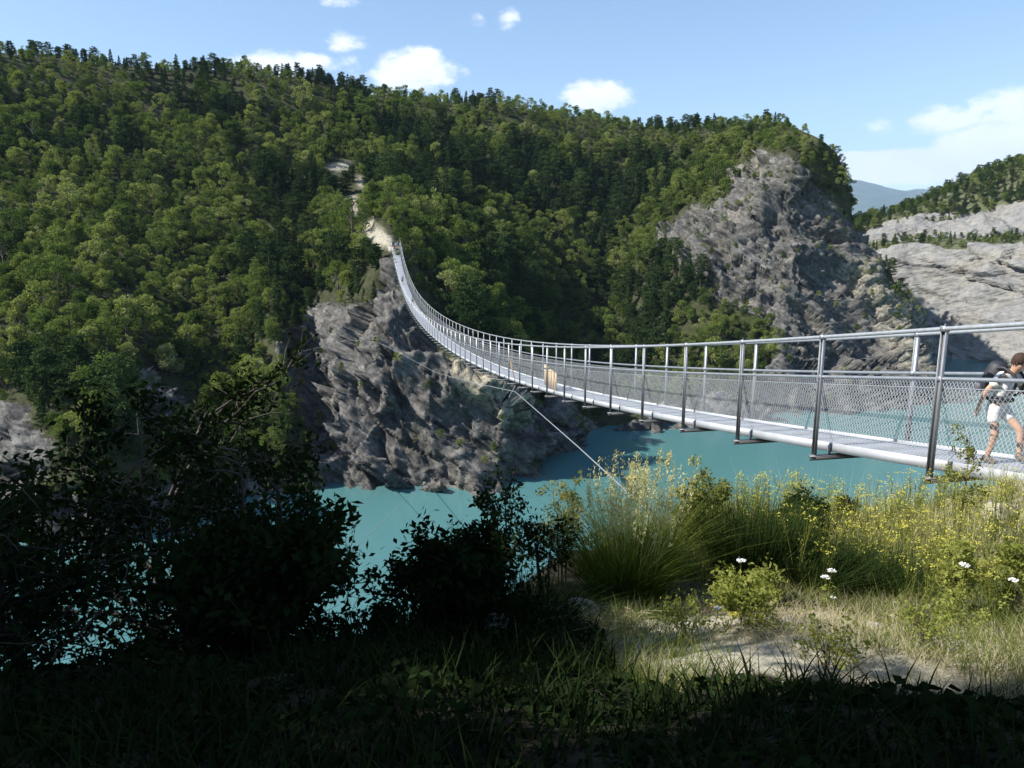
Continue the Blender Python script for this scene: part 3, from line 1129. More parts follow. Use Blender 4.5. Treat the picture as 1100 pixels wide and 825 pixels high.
SEND = 180.0
SS = np.concatenate([np.arange(0.8, 60, 1.5), np.arange(60.8, SEND + .1, 2.98)])
bridge = thing('suspension_bridge', 'long steel footbridge hanging across the lake with wire mesh sides', 'bridge', (0, 0, 0))
for c in (C0, C1):
    link('main_cable', MB().tube(bp_(SS, c, 2.32), 0.034, 8).mesh('main_cable', M_CABLE, True), bridge)
    link('hand_rail', MB().tube(bp_(SS, c + (.03 if c == C0 else -.03), 1.56), 0.030, 8).mesh('hand_rail', M_STEEL, True), bridge)
    link('mesh_wire', MB().tube(bp_(SS, c + (.05 if c == C0 else -.05), 1.42), 0.008, 5).mesh('mesh_wire', M_CABLE, True), bridge)
# deck plates
DC0, DC1, DZ = 8.96, 10.30, 0.20
mb = MB()
sA = np.arange(0.8, SEND, 1.0)
for s in sA:
    q0 = bp_(np.array([s, s + .985]), DC0, DZ)
    q1 = bp_(np.array([s, s + .985]), DC1, DZ)
    V = np.array([q0[0], q1[0], q1[1], q0[1]])
    V = np.vstack([V, V - [0, 0, .04]])
    mb.faces(V, [[0, 1, 2, 3], [7, 6, 5, 4], [0, 4, 5, 1], [2, 6, 7, 3]])
link('deck', mb.mesh('deck', M_DECK), bridge)
for c, o_ in ((DC0, -1), (DC1, 1)):
    mb = MB()
    for s0, s1 in zip(np.arange(.8, SEND, 3.0), np.arange(3.78, SEND + 3, 3.0)):
        s1 = min(s1, SEND)
        A_ = bp_(np.array([s0, s1]), c + o_ * .008, DZ + .05)
        B_ = bp_(np.array([s0, s1]), c + o_ * .008, DZ - .13)
        V = np.array([A_[0], A_[1], B_[1], B_[0]])
        V = np.vstack([V, V + BN * o_ * .012])
        mb.faces(V, [[0, 1, 2, 3], [7, 6, 5, 4], [0, 4, 5, 1], [2, 6, 7, 3], [1, 5, 6, 2], [3, 7, 4, 0]])
    link('deck_edge', mb.mesh('deck_edge', M_DECK), bridge)
# wire mesh panels (procedural woven wire)
m, nt, out = newmat('woven_wire')
uv = nt.nodes.new('ShaderNodeUVMap')
sp = nt.nodes.new('ShaderNodeSeparateXYZ')
nt.links.new(uv.outputs[0], sp.inputs[0])


def wires(sgn):
    k = mth(nt, 'ADD', sp.outputs[0], mth(nt, 'MULTIPLY', sp.outputs[1], sgn))
    fr = mth(nt, 'FRACT', mth(nt, 'MULTIPLY', k, 1 / 0.085))
    return mth(nt, 'LESS_THAN', mth(nt, 'ABSOLUTE', mth(nt, 'SUBTRACT', fr, 0.5)), 0.055)


wm = mth(nt, 'MAXIMUM', wires(0.75), wires(-0.75))
trn = nt.nodes.new('ShaderNodeBsdfTransparent')
pb = nt.nodes.new('ShaderNodeBsdfPrincipled')
pb.inputs['Base Color'].default_value = (0.42, 0.44, 0.46, 1)
pb.inputs['Roughness'].default_value = 0.5
pb.inputs['Metallic'].default_value = 0.3
mx = nt.nodes.new('ShaderNodeMixShader')
nt.links.new(wm, mx.inputs[0])
nt.links.new(trn.outputs[0], mx.inputs[1])
nt.links.new(pb.outputs[0], mx.inputs[2])
nt.links.new(mx.outputs[0], out.inputs[0])
M_MESH = m
for c, cb in ((C0 + .05, DC0), (C1 - .05, DC1)):
    top, bot = bp_(SS, c, 1.42), bp_(SS, cb, DZ + .06)
    Q = np.stack([top[:-1], top[1:], bot[1:], bot[:-1]], 1)
    me = MB().quads(Q).mesh('wire_mesh', M_MESH)
    ul = me.uv_layers.new(name='UVMap')
    L = np.stack([np.stack([SS[:-1], np.full(len(SS) - 1, 1.2)], 1), np.stack([SS[1:], np.full(len(SS) - 1, 1.2)], 1), np.stack([SS[1:], np.zeros(len(SS) - 1)], 1), np.stack([SS[:-1], np.zeros(len(SS) - 1)], 1)], 1)
    ul.data.foreach_set('uv', L.astype(np.float32).ravel())
    link('wire_mesh', me, bridge)
# posts: U channels open to the outside; cross beams; fixing bolts
zz = np.array([0, 0, 1.0])
posts = np.arange(9.8 - 9, SEND, 3.0)
rest_posts = MB()
npost = 0


def channel(mbx, S, c, o_, z0, z1):
    p = bp_(np.array(float(S)), c, 0)
    h = (z1 - z0) / 2
    mid = p + zz * (z0 + h)
    mbx.box(mid - BN * o_ * .022, BU * .050, BN * .004, zz * h)
    for sgn in (-1, 1):
        mbx.box(mid + BU * sgn * .046, BU * .004, BN * .0265, zz * (h - .002))


order = [(s, c, o_) for s in posts for c, o_ in ((C0, -1), (C1, 1))]
for s, c, o_ in order:
    if npost < 100:
        mb = MB()
        channel(mb, s, c, o_, 0.02, 2.30)
        po = link('post', mb.mesh('post', M_STEEL), bridge)
        if s < 45:
            cl = MB()
            pt = bp_(np.array(float(s)), c, 2.32)
            cl.box(pt, BU * .055, BN * .042, zz * .042)
            cl.tube([pt + zz * .03, pt + zz * .075], .014, 6)
            pm = bp_(np.array(float(s)), c + (.03 if o_ < 0 else -.03), 1.56)
            cl.box(pm, BU * .05, BN * .036, zz * .036)
            link('clamp', cl.mesh('clamp', M_STEEL), po)
        npost += 1
    else:
        channel(rest_posts, s, c, o_, 0.02, 2.30)
ro = link('post', rest_posts.mesh('post', M_STEEL), bridge)
ro['kind'] = 'stuff'
for s in posts:
    mb = MB()
    p0 = bp_(np.array(float(s)), (C0 + C1) / 2, 0.0)
    mb.box(p0, BU * .055, BN * ((C1 - C0) / 2 + .10), zz * .012)
    mb.box(p0 + zz * -.05, BU * .008, BN * ((C1 - C0) / 2 + .08), zz * .04)
    cb = link('cross_beam', mb.mesh('cross_beam', M_DARKSTEEL), bridge)
    if s < 60:
        b2 = MB()
        for c in (DC0 - .03, DC1 + .03):
            p = bp_(np.array(float(s)), c, .10)
            b2.box(p, BU * .022, BN * .014, zz * .12)
            b2.tube([p + BU * .05 - zz * .06, p + BU * .05 + zz * .09], .012, 6)
        link('bracket', b2.mesh('bracket', M_STEEL), cb)
# landing slab at each end
for S_, nm in ((0.2, 'abutment'), (SEND + .6, 'abutment')):
    p = bp_(np.array(S_), (C0 + C1) / 2, -.55)
    link(nm, MB().box(p, BU * .9, BN * 1.6, zz * .78).mesh('abutment', plain('concrete', (0.42, 0.40, 0.37), .9)), bridge)

# wind bracing cables
near_anchor = at(694, 547, 7.9)
wc = np.array([near_anchor, at(620, 479, 17), bp_(np.array(41.0), C0, -.35), at(508, 411, 60), at(468, 398, 92), at(430, 377, 128), at(404, 365, 147), at(373, 364, 158), at(322, 378, 168)])
wcp = np.concatenate([np.linspace(wc[k], wc[k + 1], 8, endpoint=False) for k in range(len(wc) - 1)] + [wc[-1:]])
wcp[24:, 2] -= 0.4 * np.abs(np.sin(np.linspace(0, np.pi, len(wcp) - 24)))
t = tag(link('wind_cable', MB().tube(wcp, np.interp(wcp[:, 1], [8, 40, 170], [.010, .017, .016]), 6).mesh('wind_cable', M_CABLE, True)), 'thin steel bracing cable from the near bank past the bridge to the far rock', 'cable')
tie = MB()
for s in (38.0, 41.0, 44.0):
    a_ = bp_(np.array(s), C0, 0)
    b_ = wcp[np.argmin(np.linalg.norm(wcp - a_, axis=1))]
    tie.tube([a_, b_ + np.array([-.35, -.5 + (s - 41) * .4, -.2])], .014, 5)
link('tie', tie.mesh('tie', M_CABLE), t)
tag(link('stay_cable', MB().tube(np.array([at(456, 518, 147), at(384.5, 586, 60), at(330, 640, 9)]), [.05, .022, .008], 6).mesh('stay_cable', M_CABLE, True)), 'straight pale stay cable over the water, right one of two', 'cable')
tag(link('stay_cable', MB().tube(np.array([at(416, 519, 147), at(360, 570, 60), at(300, 625, 9)]), [.04, .018, .007], 6).mesh('stay_cable', M_CABLE, True)), 'fainter stay cable over the water, left one of two', 'cable')

for q_, lab in ((wc[-1], 'small concrete anchor block high on the left of the rock spur'), (at(456, 519, 147.5), 'small anchor block at the foot of the rock spur, right one of two'), (at(416, 520, 147.5), 'small anchor block at the foot of the rock spur, left one of two')):
    t = thing('cable_anchor', lab, 'anchor', q_)
    link('block', MB().box((0, .3, -.25), (.3, 0, 0), (0, .5, 0), (0, 0, .3)).mesh('block', plain('anchor_concrete', (.2, .195, .18), .9)), t)
    link('eye_plate', MB().box((0, -.35, .05), (.06, 0, 0), (0, .12, 0), (0, 0, .12)).mesh('eye_plate', M_STEEL), t)

# boards leaning on the bridge railing
for (S_, wd, n, mat, lab) in ((35.2, .62, 5, M_WOOD, 'bundle of pale upright boards leaning on the bridge mesh'), (43.5, .34, 1, M_WOOD2, 'single orange board leaning askew on the bridge mesh')):
    t = thing('board_stack' if n > 1 else 'wooden_board', lab, 'boards' if n > 1 else 'board', bp_(np.array(S_), DC0 + .12, DZ))
    for k in range(n):
        o = (k - (n - 1) / 2) * .56
        mb = MB()
        up = np.array([0, 0, 1]) + BU * (-.45 if n > 1 else .7) - BN * .12
        mb.box(BU * o + up * .55 + BN * .02 * k, BU * (.20 if n > 1 else .11), BN * .014, up * .55)
        link('board', mb.mesh('board', mat if k % 2 == 0 else M_WOOD), t)

# ------------------------------------------------------------------ people
M_SKIN = plain('skin', (0.52, 0.31, 0.21), .55, 0, .08, 10)
M_WHITE = plain('white_cotton', (0.78, 0.78, 0.76), .9, 0, .06, 20)
M_HAIR = plain('auburn_hair', (0.042, 0.021, 0.014), .85, 0, .5, 70, .6)
M_BLACK = plain('black_nylon', (0.025, 0.026, 0.032), .6, 0, .3, 14, .2)
M_SHOE = plain('shoe_leather', (0.16, 0.13, 0.10), .7, 0, .3, 14)


def skin_mesh(name, joints, bones, mat, sub=2):
    me_ = bpy.data.meshes.new(name)
    keys = list(joints)
    me_.from_pydata([joints[k][0] for k in keys], [(keys.index(a_), keys.index(b_)) for a_, b_ in bones], [])
    o_ = bpy.data.objects.new(name, me_)
    COL.objects.link(o_)
    md = o_.modifiers.new('s', 'SKIN')
    md.use_smooth_shade = True
    sl = me_.skin_vertices[0].data if me_.skin_vertices else None
    if sl is None:
        raise RuntimeError('no skin layer')
    for i, k in enumerate(keys):
        r = joints[k][1]
        sl[i].radius = (r, r) if isinstance(r, (int, float)) else r
        sl[i].use_root = (i == 0)
    sb = o_.modifiers.new('d', 'SUBSURF')
    sb.levels = sb.render_levels = sub
    dg = bpy.context.evaluated_depsgraph_get()
    res = bpy.data.meshes.new_from_object(o_.evaluated_get(dg))
    bpy.data.objects.remove(o_)
    res.name = name
    res.materials.clear()
    res.materials.append(mat)
    res.polygons.foreach_set('use_smooth', np.ones(len(res.polygons), bool))
    return res


def ellipsoid(c, r, n=12, m_=10, zmin=-1.0):
    th = np.linspace(0, 2 * np.pi, n, endpoint=False)
    ph = np.linspace(math.asin(max(-1, zmin)) + 1e-3, math.pi / 2 - 1e-3, m_)
    V = np.array([[c[0] + r[0] * math.cos(p) * math.cos(t_), c[1] + r[1] * math.cos(p) * math.sin(t_), c[2] + r[2] * math.sin(p)] for p in ph for t_ in th])
    Fq = [[i * n + j, i * n + (j + 1) % n, (i + 1) * n + (j + 1) % n, (i + 1) * n + j] for i in range(m_ - 1) for j in range(n)]
    return V, Fq


def skinned(o_, joints, bones):
    pass


def make_person(label, loc, facing, J, shirt, shorts, hairm, detail=True, group=None):
    """facing: world direction of the local +x axis; J: joint dict with local positions"""
    rz = math.atan2(facing[1], facing[0])
    root = thing('person', label, 'person', loc, rz, group)
    r = dict(pelvis=.125, belly=.115, chest=.135, neck=.055, head0=.085, head1=.095, hl=.085, hr=.085, kl=.058, kr=.058, al=.038, ar=.038,
             sl=.062, sr=.062, el=.042, er=.042, wl=.029, wr=.029, tl=.035, tr=.035, pl=.03, pr=.03)
    jo = {k: (J[k], r[k]) for k in ('pelvis', 'belly', 'chest', 'neck', 'head0', 'head1', 'hl', 'kl', 'al', 'tl', 'hr', 'kr', 'ar', 'tr', 'sl', 'el', 'wl', 'pl', 'sr', 'er', 'wr', 'pr')}
    bones = [('pelvis', 'belly'), ('belly', 'chest'), ('chest', 'neck'), ('neck', 'head0'), ('head0', 'head1'),
             ('pelvis', 'hl'), ('hl', 'kl'), ('kl', 'al'), ('al', 'tl'), ('pelvis', 'hr'), ('hr', 'kr'), ('kr', 'ar'), ('ar', 'tr'),
             ('chest', 'sl'), ('sl', 'el'), ('el', 'wl'), ('wl', 'pl'), ('chest', 'sr'), ('sr', 'er'), ('er', 'wr'), ('wr', 'pr')]
    if detail:
        for sd_ in 'lr':
            w_, p_ = np.array(J['w' + sd_]), np.array(J['p' + sd_])
            d = (p_ - w_) / np.linalg.norm(p_ - w_)
            side = np.array([1.0, 0, .3])
            for k in range(4):
                b_ = p_ + side * (.025 - .017 * k)
                ln = (.075, .085, .08, .062)[k]
                jo[f'f{sd_}{k}a'] = (tuple(b_ + d * ln * .55 + np.array([.004, 0, 0])), .0085)
                jo[f'f{sd_}{k}b'] = (tuple(b_ + d * ln + np.array([.016, 0, 0])), .007)
                bones += [('p' + sd_, f'f{sd_}{k}a'), (f'f{sd_}{k}a', f'f{sd_}{k}b')]
            jo[f't{sd_}a'] = (tuple(w_ + d * .05 + side * .04), .010)
            jo[f't{sd_}b'] = (tuple(w_ + d * .09 + side * .055), .008)
            bones += [('w' + sd_, f't{sd_}a'), (f't{sd_}a', f't{sd_}b')]
    body = link('body', skin_mesh('body', jo, bones, M_SKIN), root)
    # head: skull, nose, ears as one mesh with the face
    h = np.array(J['head1'])
    fwd = np.array(J.get('look', (1, 0, -.2)), float)
    fwd /= np.linalg.norm(fwd)
    sidev = np.cross(np.array([0, 0, 1.0]), fwd)
    sidev /= np.linalg.norm(sidev)
    upv = np.cross(fwd, sidev)
    if detail:
        mb_ = MB()
        for sx in (-1, 1):
            V, Fq = ellipsoid(h + sidev * sx * .088, (.02, .012, .032), 8, 6)
            mb_.faces(V, Fq)
        V, Fq = ellipsoid(h + fwd * .105 - upv * .015, (.02, .013, .022), 8, 6)
        mb_.faces(V, Fq)
        link('ears_and_nose', mb_.mesh('ears_and_nose', M_SKIN, True), root)
        for sx in (-1, 1):
            V, Fq = ellipsoid(h + fwd * .088 + sidev * sx * .034 + upv * .015, (.010, .010, .008), 8, 6)
            link('eye', MB().faces(V, Fq).mesh('eye', M_BLACK, True), root)
        V, Fq = ellipsoid(h + fwd * .086 - upv * .055, (.010, .024, .007), 8, 6)
        link('mouth', MB().faces(V, Fq).mesh('mouth', plain('lips', (.4, .15, .12)), True), root)
    V, Fq = ellipsoid(h - fwd * .018 + upv * .028, (.112, .104, .108), 14, 10, -.35)
    hm = MB().faces(V, Fq)
    if detail:
        V, Fq = ellipsoid(h - fwd * .06 - upv * .03, (.07, .085, .10), 12, 8)
        hm.faces(V, Fq)
    if detail:
        rh = np.random.default_rng(5)
        for k in range(60):                                     # loose locks
            d_ = unit(1, rh)[0]
            d_ = d_ - fwd * max(0, d_ @ fwd) * .8
            d_[2] = abs(d_[2]) - .35
            b0 = h - fwd * .018 + upv * .028 + d_ * .098
            hm.tube([b0, b0 + d_ * .02 + np.array([0, 0, -.02]), b0 + d_ * .02 + np.array([0, 0, -.055])], [.014, .012, .003], 5)
    link('hair', hm.mesh('hair', hairm, True), root)
    g = 1.22
    sh = {k: (J[k], r[k] * g) for k in ('belly', 'chest', 'sl', 'sr')}
    sh = {'chest': (J['chest'], .165), 'belly': (J['belly'], .155), 'pelvis': (tuple(np.array(J['pelvis']) * 1.0 + np.array([0, 0, -.02])), .162), 'neck': (tuple(np.array(J['neck']) * .55 + np.array(J['chest']) * .45), .085)}
    sb_ = [('chest', 'belly'), ('belly', 'pelvis'), ('chest', 'neck')]
    for sd_ in 'lr':
        sh['s' + sd_] = (J['s' + sd_], .088)
        m_ = tuple(np.array(J['s' + sd_]) * .35 + np.array(J['e' + sd_]) * .65)
        sh['m' + sd_] = (m_, .072)
        sb_ += [('chest', 's' + sd_), ('s' + sd_, 'm' + sd_)]
    link('shirt', skin_mesh('shirt', sh, sb_, shirt), root)
    so = {'pelvis': (J['pelvis'], .152), 'top': (tuple(np.array(J['pelvis']) * .3 + np.array(J['belly']) * .7), .145)}
    sb_ = [('pelvis', 'top')]
    for sd_ in 'lr':
        so['h' + sd_] = (J['h' + sd_], .110)
        so['k' + sd_] = (tuple(np.array(J['h' + sd_]) * .42 + np.array(J['k' + sd_]) * .58), .094)
        sb_ += [('pelvis', 'h' + sd_), ('h' + sd_, 'k' + sd_)]
    link('shorts', skin_mesh('shorts', so, sb_, shorts), root)
    for sd_ in 'lr':
        a_, t_ = np.array(J['a' + sd_]), np.array(J['t' + sd_])
        sj = {'a': (tuple(a_ + [0, 0, -.01]), .055), 'u': (tuple(a_ + [0, 0, .06]), .05), 'h': (tuple(a_ + [-.05, 0, -.03]), .045), 't': (tuple(t_ + [0.02, 0, 0]), .045)}
        link('shoe', skin_mesh('shoe', sj, [('a', 'u'), ('a', 'h'), ('a', 't')], M_SHOE, 1), root)
    return root


J1 = dict(pelvis=(0, 0, .93), belly=(.04, 0, 1.06), chest=(.12, 0, 1.27), neck=(.19, 0, 1.46), head0=(.23, 0, 1.54), head1=(.265, 0, 1.625),
          hl=(.02, .10, .86), kl=(.34, .11, .56), al=(.36, .11, .16), tl=(.50, .12, .11),
          hr=(0, -.10, .86), kr=(.09, -.11, .48), ar=(.0, -.11, .085), tr=(.14, -.12, .04),
          sl=(.14, .18, 1.40), el=(.24, .25, 1.13), wl=(.46, .23, 1.10), pl=(.53, .22, 1.10),
          sr=(.12, -.18, 1.40), er=(-.05, -.26, 1.13), wr=(-.13, -.25, .89), pr=(-.145, -.25, .82), look=(1, -.25, -.5))
hp = bp_(np.array(9.75), 9.62, DZ)
hiker = make_person('hiker in white shirt and shorts stepping off the near end of the bridge', hp, (0.5, -0.87), J1, M_WHITE, M_WHITE, M_HAIR)
rzh = math.atan2(-.87, .5)
bpk = thing('backpack', 'bulging black backpack on the back of the near hiker', 'backpack', hp, rzh)
bj_ = {'a': ((-.13, 0, 1.10), (.17, .16)), 'b': ((-.10, 0, 1.28), (.19, .17)), 'c': ((-.05, 0, 1.48), (.15, .15)), 'd': ((-.02, 0, 1.60), (.09, .12))}
link('pack_body', skin_mesh('pack_body', bj_, [('a', 'b'), ('b', 'c'), ('c', 'd')], M_BLACK), bpk)
pk = {'a': ((-.29, 0, 1.08), .08), 'b': ((-.28, 0, 1.24), .075)}
link('pocket', skin_mesh('pocket', pk, [('a', 'b')], plain('grey_nylon', (.10, .10, .12), .6), 1), bpk)
for sx in (-1, 1):
    y_ = .115 * sx
    link('strap', MB().tube(catmull(np.array([[0.0, y_, 1.50], [.10, y_, 1.52], [.26, y_, 1.42], [.295, y_, 1.27], [.20, y_ * 1.5, 1.10], [.0, y_ * 1.3, 1.06]]), 5), .022, 6).mesh('strap', M_BLACK, True), bpk)
th_ = np.linspace(0, 2 * np.pi, 25)
link('hip_belt', MB().tube(np.stack([.03 + .175 * np.cos(th_), .175 * np.sin(th_), np.full(25, 1.02)], 1), .026, 6).mesh('hip_belt', M_BLACK, True), bpk)

Jw = dict(pelvis=(0, 0, .93), belly=(.01, 0, 1.06), chest=(.03, 0, 1.27), neck=(.04, 0, 1.46), head0=(.05, 0, 1.55), head1=(.06, 0, 1.635),
          hl=(.0, .10, .86), kl=(.16, .10, .48), al=(.12, .10, .085), tl=(.26, .11, .04), hr=(0, -.10, .86), kr=(.02, -.10, .47), ar=(-.18, -.10, .10), tr=(-.06, -.11, .04),
          sl=(.03, .18, 1.40), el=(-.06, .24, 1.13), wl=(.04, .24, .90), pl=(.06, .24, .83), sr=(.03, -.18, 1.40), er=(.06, -.24, 1.13), wr=(.22, -.22, .98), pr=(.28, -.21, .95))
for (S_, c, shc, soc, lab, fc) in (
        (177.5, 9.2, (.6, .1, .1), (.1, .12, .2), 'far walker in red shirt at the far end of the bridge', -1),
        (179.0, 9.7, (.7, .7, .72), (.2, .2, .2), 'far walker in white shirt at the far end of the bridge', -1),
        (179.6, 10.2, (.1, .16, .4), (.3, .26, .2), 'far walker in blue shirt at the far end of the bridge', 1),
        (131.0, 9.6, (.62, .64, .68), (.12, .12, .14), 'small walker in pale shirt midway along the far half of the bridge', -1),
        (154.0, 9.4, (.35, .4, .55), (.12, .12, .14), 'small walker in slate shirt on the steep far end of the bridge', 1)):
    make_person(lab, bp_(np.array(S_), c, DZ), BU * fc, Jw, plain('shirt_cloth', shc, .9), plain('shorts_cloth', soc, .9), M_HAIR, False)


# ------------------------------------------------------------------ near plants
def grow(rng, base, height, spread, nlimb, ntwig, leafn, leafsize, trunk_r, bias=(0, 0), low=.25, stems=1, droop=0.0):
    """tapered stem(s), limbs and twigs; returns (trunk MB, leaf quads)"""
    tr = MB()
    pts, Ts = [], []
    for s_ in range(stems):
        a0 = rng.uniform(0, 6.283)
        off = np.array([math.cos(a0), math.sin(a0), 0]) * (0.05 if stems == 1 else rng.uniform(.15, .5) * spread)
        top = np.array([bias[0], bias[1], 0]) + off + np.array([0, 0, height * rng.uniform(.85, 1.0)])
        ks = np.linspace(0, 1, 7)
        path_ = np.array([(off * .25 + (top - off * .25) * np.array([k ** 1.3, k ** 1.3, k])) for k in ks])
        path_[1:-1] += rng.normal(size=(5, 3)) * height * .018
        path_[0, 2] = -.25
        rad = trunk_r * (1 - ks * .88)
        tr.tube(path_, rad, 7)
        for l in range(nlimb):
            k = rng.uniform(low, 1.0)
            p0 = np.array([np.interp(k, ks, path_[:, d]) for d in range(3)])
            a_ = rng.uniform(0, 6.283)
            ln = spread * rng.uniform(.45, 1.05) * (1.05 - .55 * max(0, k - .35))
            d = np.array([math.cos(a_), math.sin(a_), rng.uniform(.1, .8) - droop])
            d /= np.linalg.norm(d)
            q = np.linspace(0, 1, 5)
            lp = p0 + q[:, None] * d * ln + np.array([0, 0, 1]) * (q ** 2)[:, None] * ln * rng.uniform(-.1, .25)
            lp[1:] += rng.normal(size=(4, 3)) * ln * .04
            tr.tube(lp, trunk_r * .38 * (1 - k * .5) * (1 - q * .8), 5, cap=False)
            for t_ in range(ntwig):
                kk = rng.uniform(.25, 1)
                tp = np.array([np.interp(kk, q, lp[:, dd]) for dd in range(3)])
                td = d * .5 + rng.normal(size=3) * .6 + np.array([0, 0, .15 - droop])
                td /= np.linalg.norm(td)
                tl = ln * rng.uniform(.18, .42)
                tr.tube(np.array([tp, tp + td * tl * .55 + rng.normal(size=3) * .02, tp + td * tl]), [trunk_r * .10, trunk_r * .06, trunk_r * .02], 3, cap=False)
                n = leafn
                s = rng.uniform(.1, 1.08, (n, 1))
                pts.append(tp + td * tl * s + rng.normal(size=(n, 3)) * leafsize * 1.1)
                Ts.append(td + rng.normal(size=(n, 3)) * .8)
    pts, Ts = np.concatenate(pts), np.concatenate(Ts)
    return tr, leaves(pts, rng.uniform(.6, 1.15, len(pts)) * leafsize, rng, .48, .35, Ts)


def near_tree(name, label, cat, x, y, seed, group=None, mat=None, zoff=0.0, **k):
    rng_ = np.random.default_rng(seed)
    z = float(gz(x, y)) + zoff
    t = thing(name, label, cat, (x, y, z), 0, group)
    tr, lq = grow(rng_, None, **k)
    link('trunk' if cat == 'tree' else 'stem', tr.mesh('trunk', M_BARK, True), t)
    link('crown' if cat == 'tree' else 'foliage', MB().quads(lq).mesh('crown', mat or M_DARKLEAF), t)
    return t


# trees over and behind the photographer, whose shade lies on the near ground; some only added to block light
near_tree('shade_tree', 'tall leafy tree left of the viewpoint casting shade over the near bank', 'tree', -4.2, -.45, 11, height=10.0, spread=3.6, nlimb=56, ntwig=18, leafn=52, leafsize=.10, trunk_r=.24, low=.40)
near_tree('shade_tree', 'tall leafy tree behind the viewpoint spreading over the path', 'tree', -.6, -1.4, 12, height=9.0, spread=4.2, nlimb=52, ntwig=18, leafn=46, leafsize=.095, trunk_r=.26, low=.45)
near_tree('shade_tree', 'tall leafy tree at the far left of the near path', 'tree', -7.4, -.7, 13, height=10.5, spread=3.6, nlimb=56, ntwig=18, leafn=48, leafsize=.10, trunk_r=.24, low=.30)
near_tree('shade_tree', 'unseen leafy tree added behind the viewpoint on the right to darken the bank', 'tree', 4.6, -3.4, 14, height=9.0, spread=4.6, nlimb=30, ntwig=14, leafn=32, leafsize=.09, trunk_r=.24, low=.4)  # extra tree out of view, there to dim the ambient light

near_tree('shade_tree', 'unseen very tall tree added right of the viewpoint to hold skylight off the near bank', 'tree', 3.2, -.4, 15, height=10.5, spread=4.0, nlimb=44, ntwig=18, leafn=44, leafsize=.10, trunk_r=.26, low=.62, bias=(-1.0, 3.6))  # leaning crown out of view, shaped to block skylight from the front

near_tree('shade_tree', 'unseen low spreading tree added beyond the left edge to shade the near slope', 'tree', -6.0, 3.7, 16, height=5.4, spread=2.4, nlimb=34, ntwig=14, leafn=36, leafsize=.09, trunk_r=.16, low=.2)  # put in out of view so the left ground falls into shade

near_tree('shade_tree', 'big leafy tree farther left along the slope beyond the view', 'tree', -9.8, 3.6, 17, height=9.0, spread=3.6, nlimb=50, ntwig=16, leafn=44, leafsize=.10, trunk_r=.2, low=.15)
near_tree('shade_tree', 'unseen leafy tree added beyond the right edge to cut the side skylight', 'tree', 6.9, 2.0, 18, height=6.5, spread=2.4, nlimb=36, ntwig=14, leafn=36, leafsize=.09, trunk_r=.18, low=.12)  # put in out of frame to close off low sky on the right

near_tree('shade_tree', 'unseen tall leafy tree added past the left edge to keep sun off the slope trees', 'tree', -10.8, 6.4, 19, height=11.5, spread=3.2, nlimb=50, ntwig=16, leafn=44, leafsize=.10, trunk_r=.2, low=.3)  # added blocker out of view, shading the broad slope tree

# dark trees on the slope at the left
near_tree('slope_tree', 'dark shaded tree at the left edge with a thick crooked stem', 'tree', -4.3, 5.6, 21, height=3.5, spread=1.7, nlimb=24, ntwig=12, leafn=9, leafsize=.046, trunk_r=.085, low=.2, stems=2)
near_tree('slope_tree', 'dark shaded tree filling the lower left beside the lake', 'tree', -2.9, 6.2, 22, height=4.25, spread=1.55, nlimb=22, ntwig=12, leafn=7, leafsize=.042, trunk_r=.075, low=.2, stems=2)
near_tree('slope_tree', 'slim dark tree whose leaves stand out against the turquoise water', 'tree', -1.85, 5.6, 23, height=3.55, spread=.85, nlimb=20, ntwig=10, leafn=8, leafsize=.040, trunk_r=.05, low=.25, stems=2)
near_tree('slope_tree', 'broad dark tree farther down the left slope', 'tree', -4.3, 8.6, 24, height=7.9, spread=2.3, nlimb=30, ntwig=13, leafn=16, leafsize=.06, trunk_r=.1, low=.2, stems=2)
near_tree('slope_tree', 'low dark tree at the bottom left corner of the bank', 'tree', -3.1, 4.1, 25, height=1.1, spread=1.0, nlimb=18, ntwig=9, leafn=10, leafsize=.036, trunk_r=.04, low=.1, stems=3)
# dark shrubs against the lake
near_tree('leafy_shrub', 'small dark round shrub standing against the lake', 'shrub', -1.0, 5.6, 31, height=.92, spread=.24, nlimb=12, ntwig=5, leafn=7, leafsize=.030, trunk_r=.022, low=.3, stems=3)
near_tree('leafy_shrub', 'tallest dark shrub with airy twigs against the lake', 'shrub', -.12, 6.1, 32, height=1.0, spread=.36, nlimb=12, ntwig=5, leafn=6, leafsize=.028, trunk_r=.020, low=.35, stems=3)
near_tree('leafy_shrub', 'dark drooping shrub between the tall shrub and the grass clump', 'shrub', .28, 6.0, 33, height=.75, spread=.40, nlimb=10, ntwig=5, leafn=6, leafsize=.026, trunk_r=.014, low=.25, stems=3)
near_tree('leafy_shrub', 'low dark shrub in the shade below the two shrubs', 'shrub', -.45, 4.7, 34, height=.45, spread=.5, nlimb=18, ntwig=7, leafn=16, leafsize=.034, trunk_r=.018, low=.1, stems=4)
near_tree('leafy_shrub', 'low dark shrub in the shade at the bottom centre', 'shrub', -1.5, 4.2, 35, height=.6, spread=.6, nlimb=18, ntwig=8, leafn=18, leafsize=.038, trunk_r=.02, low=.1, stems=4)
near_tree('bare_shrub', 'leafless twiggy shrub standing against the lake', 'shrub', -.52, 5.9, 36, height=1.05, spread=.25, nlimb=8, ntwig=3, leafn=1, leafsize=.012, trunk_r=.010, low=.3, stems=2)

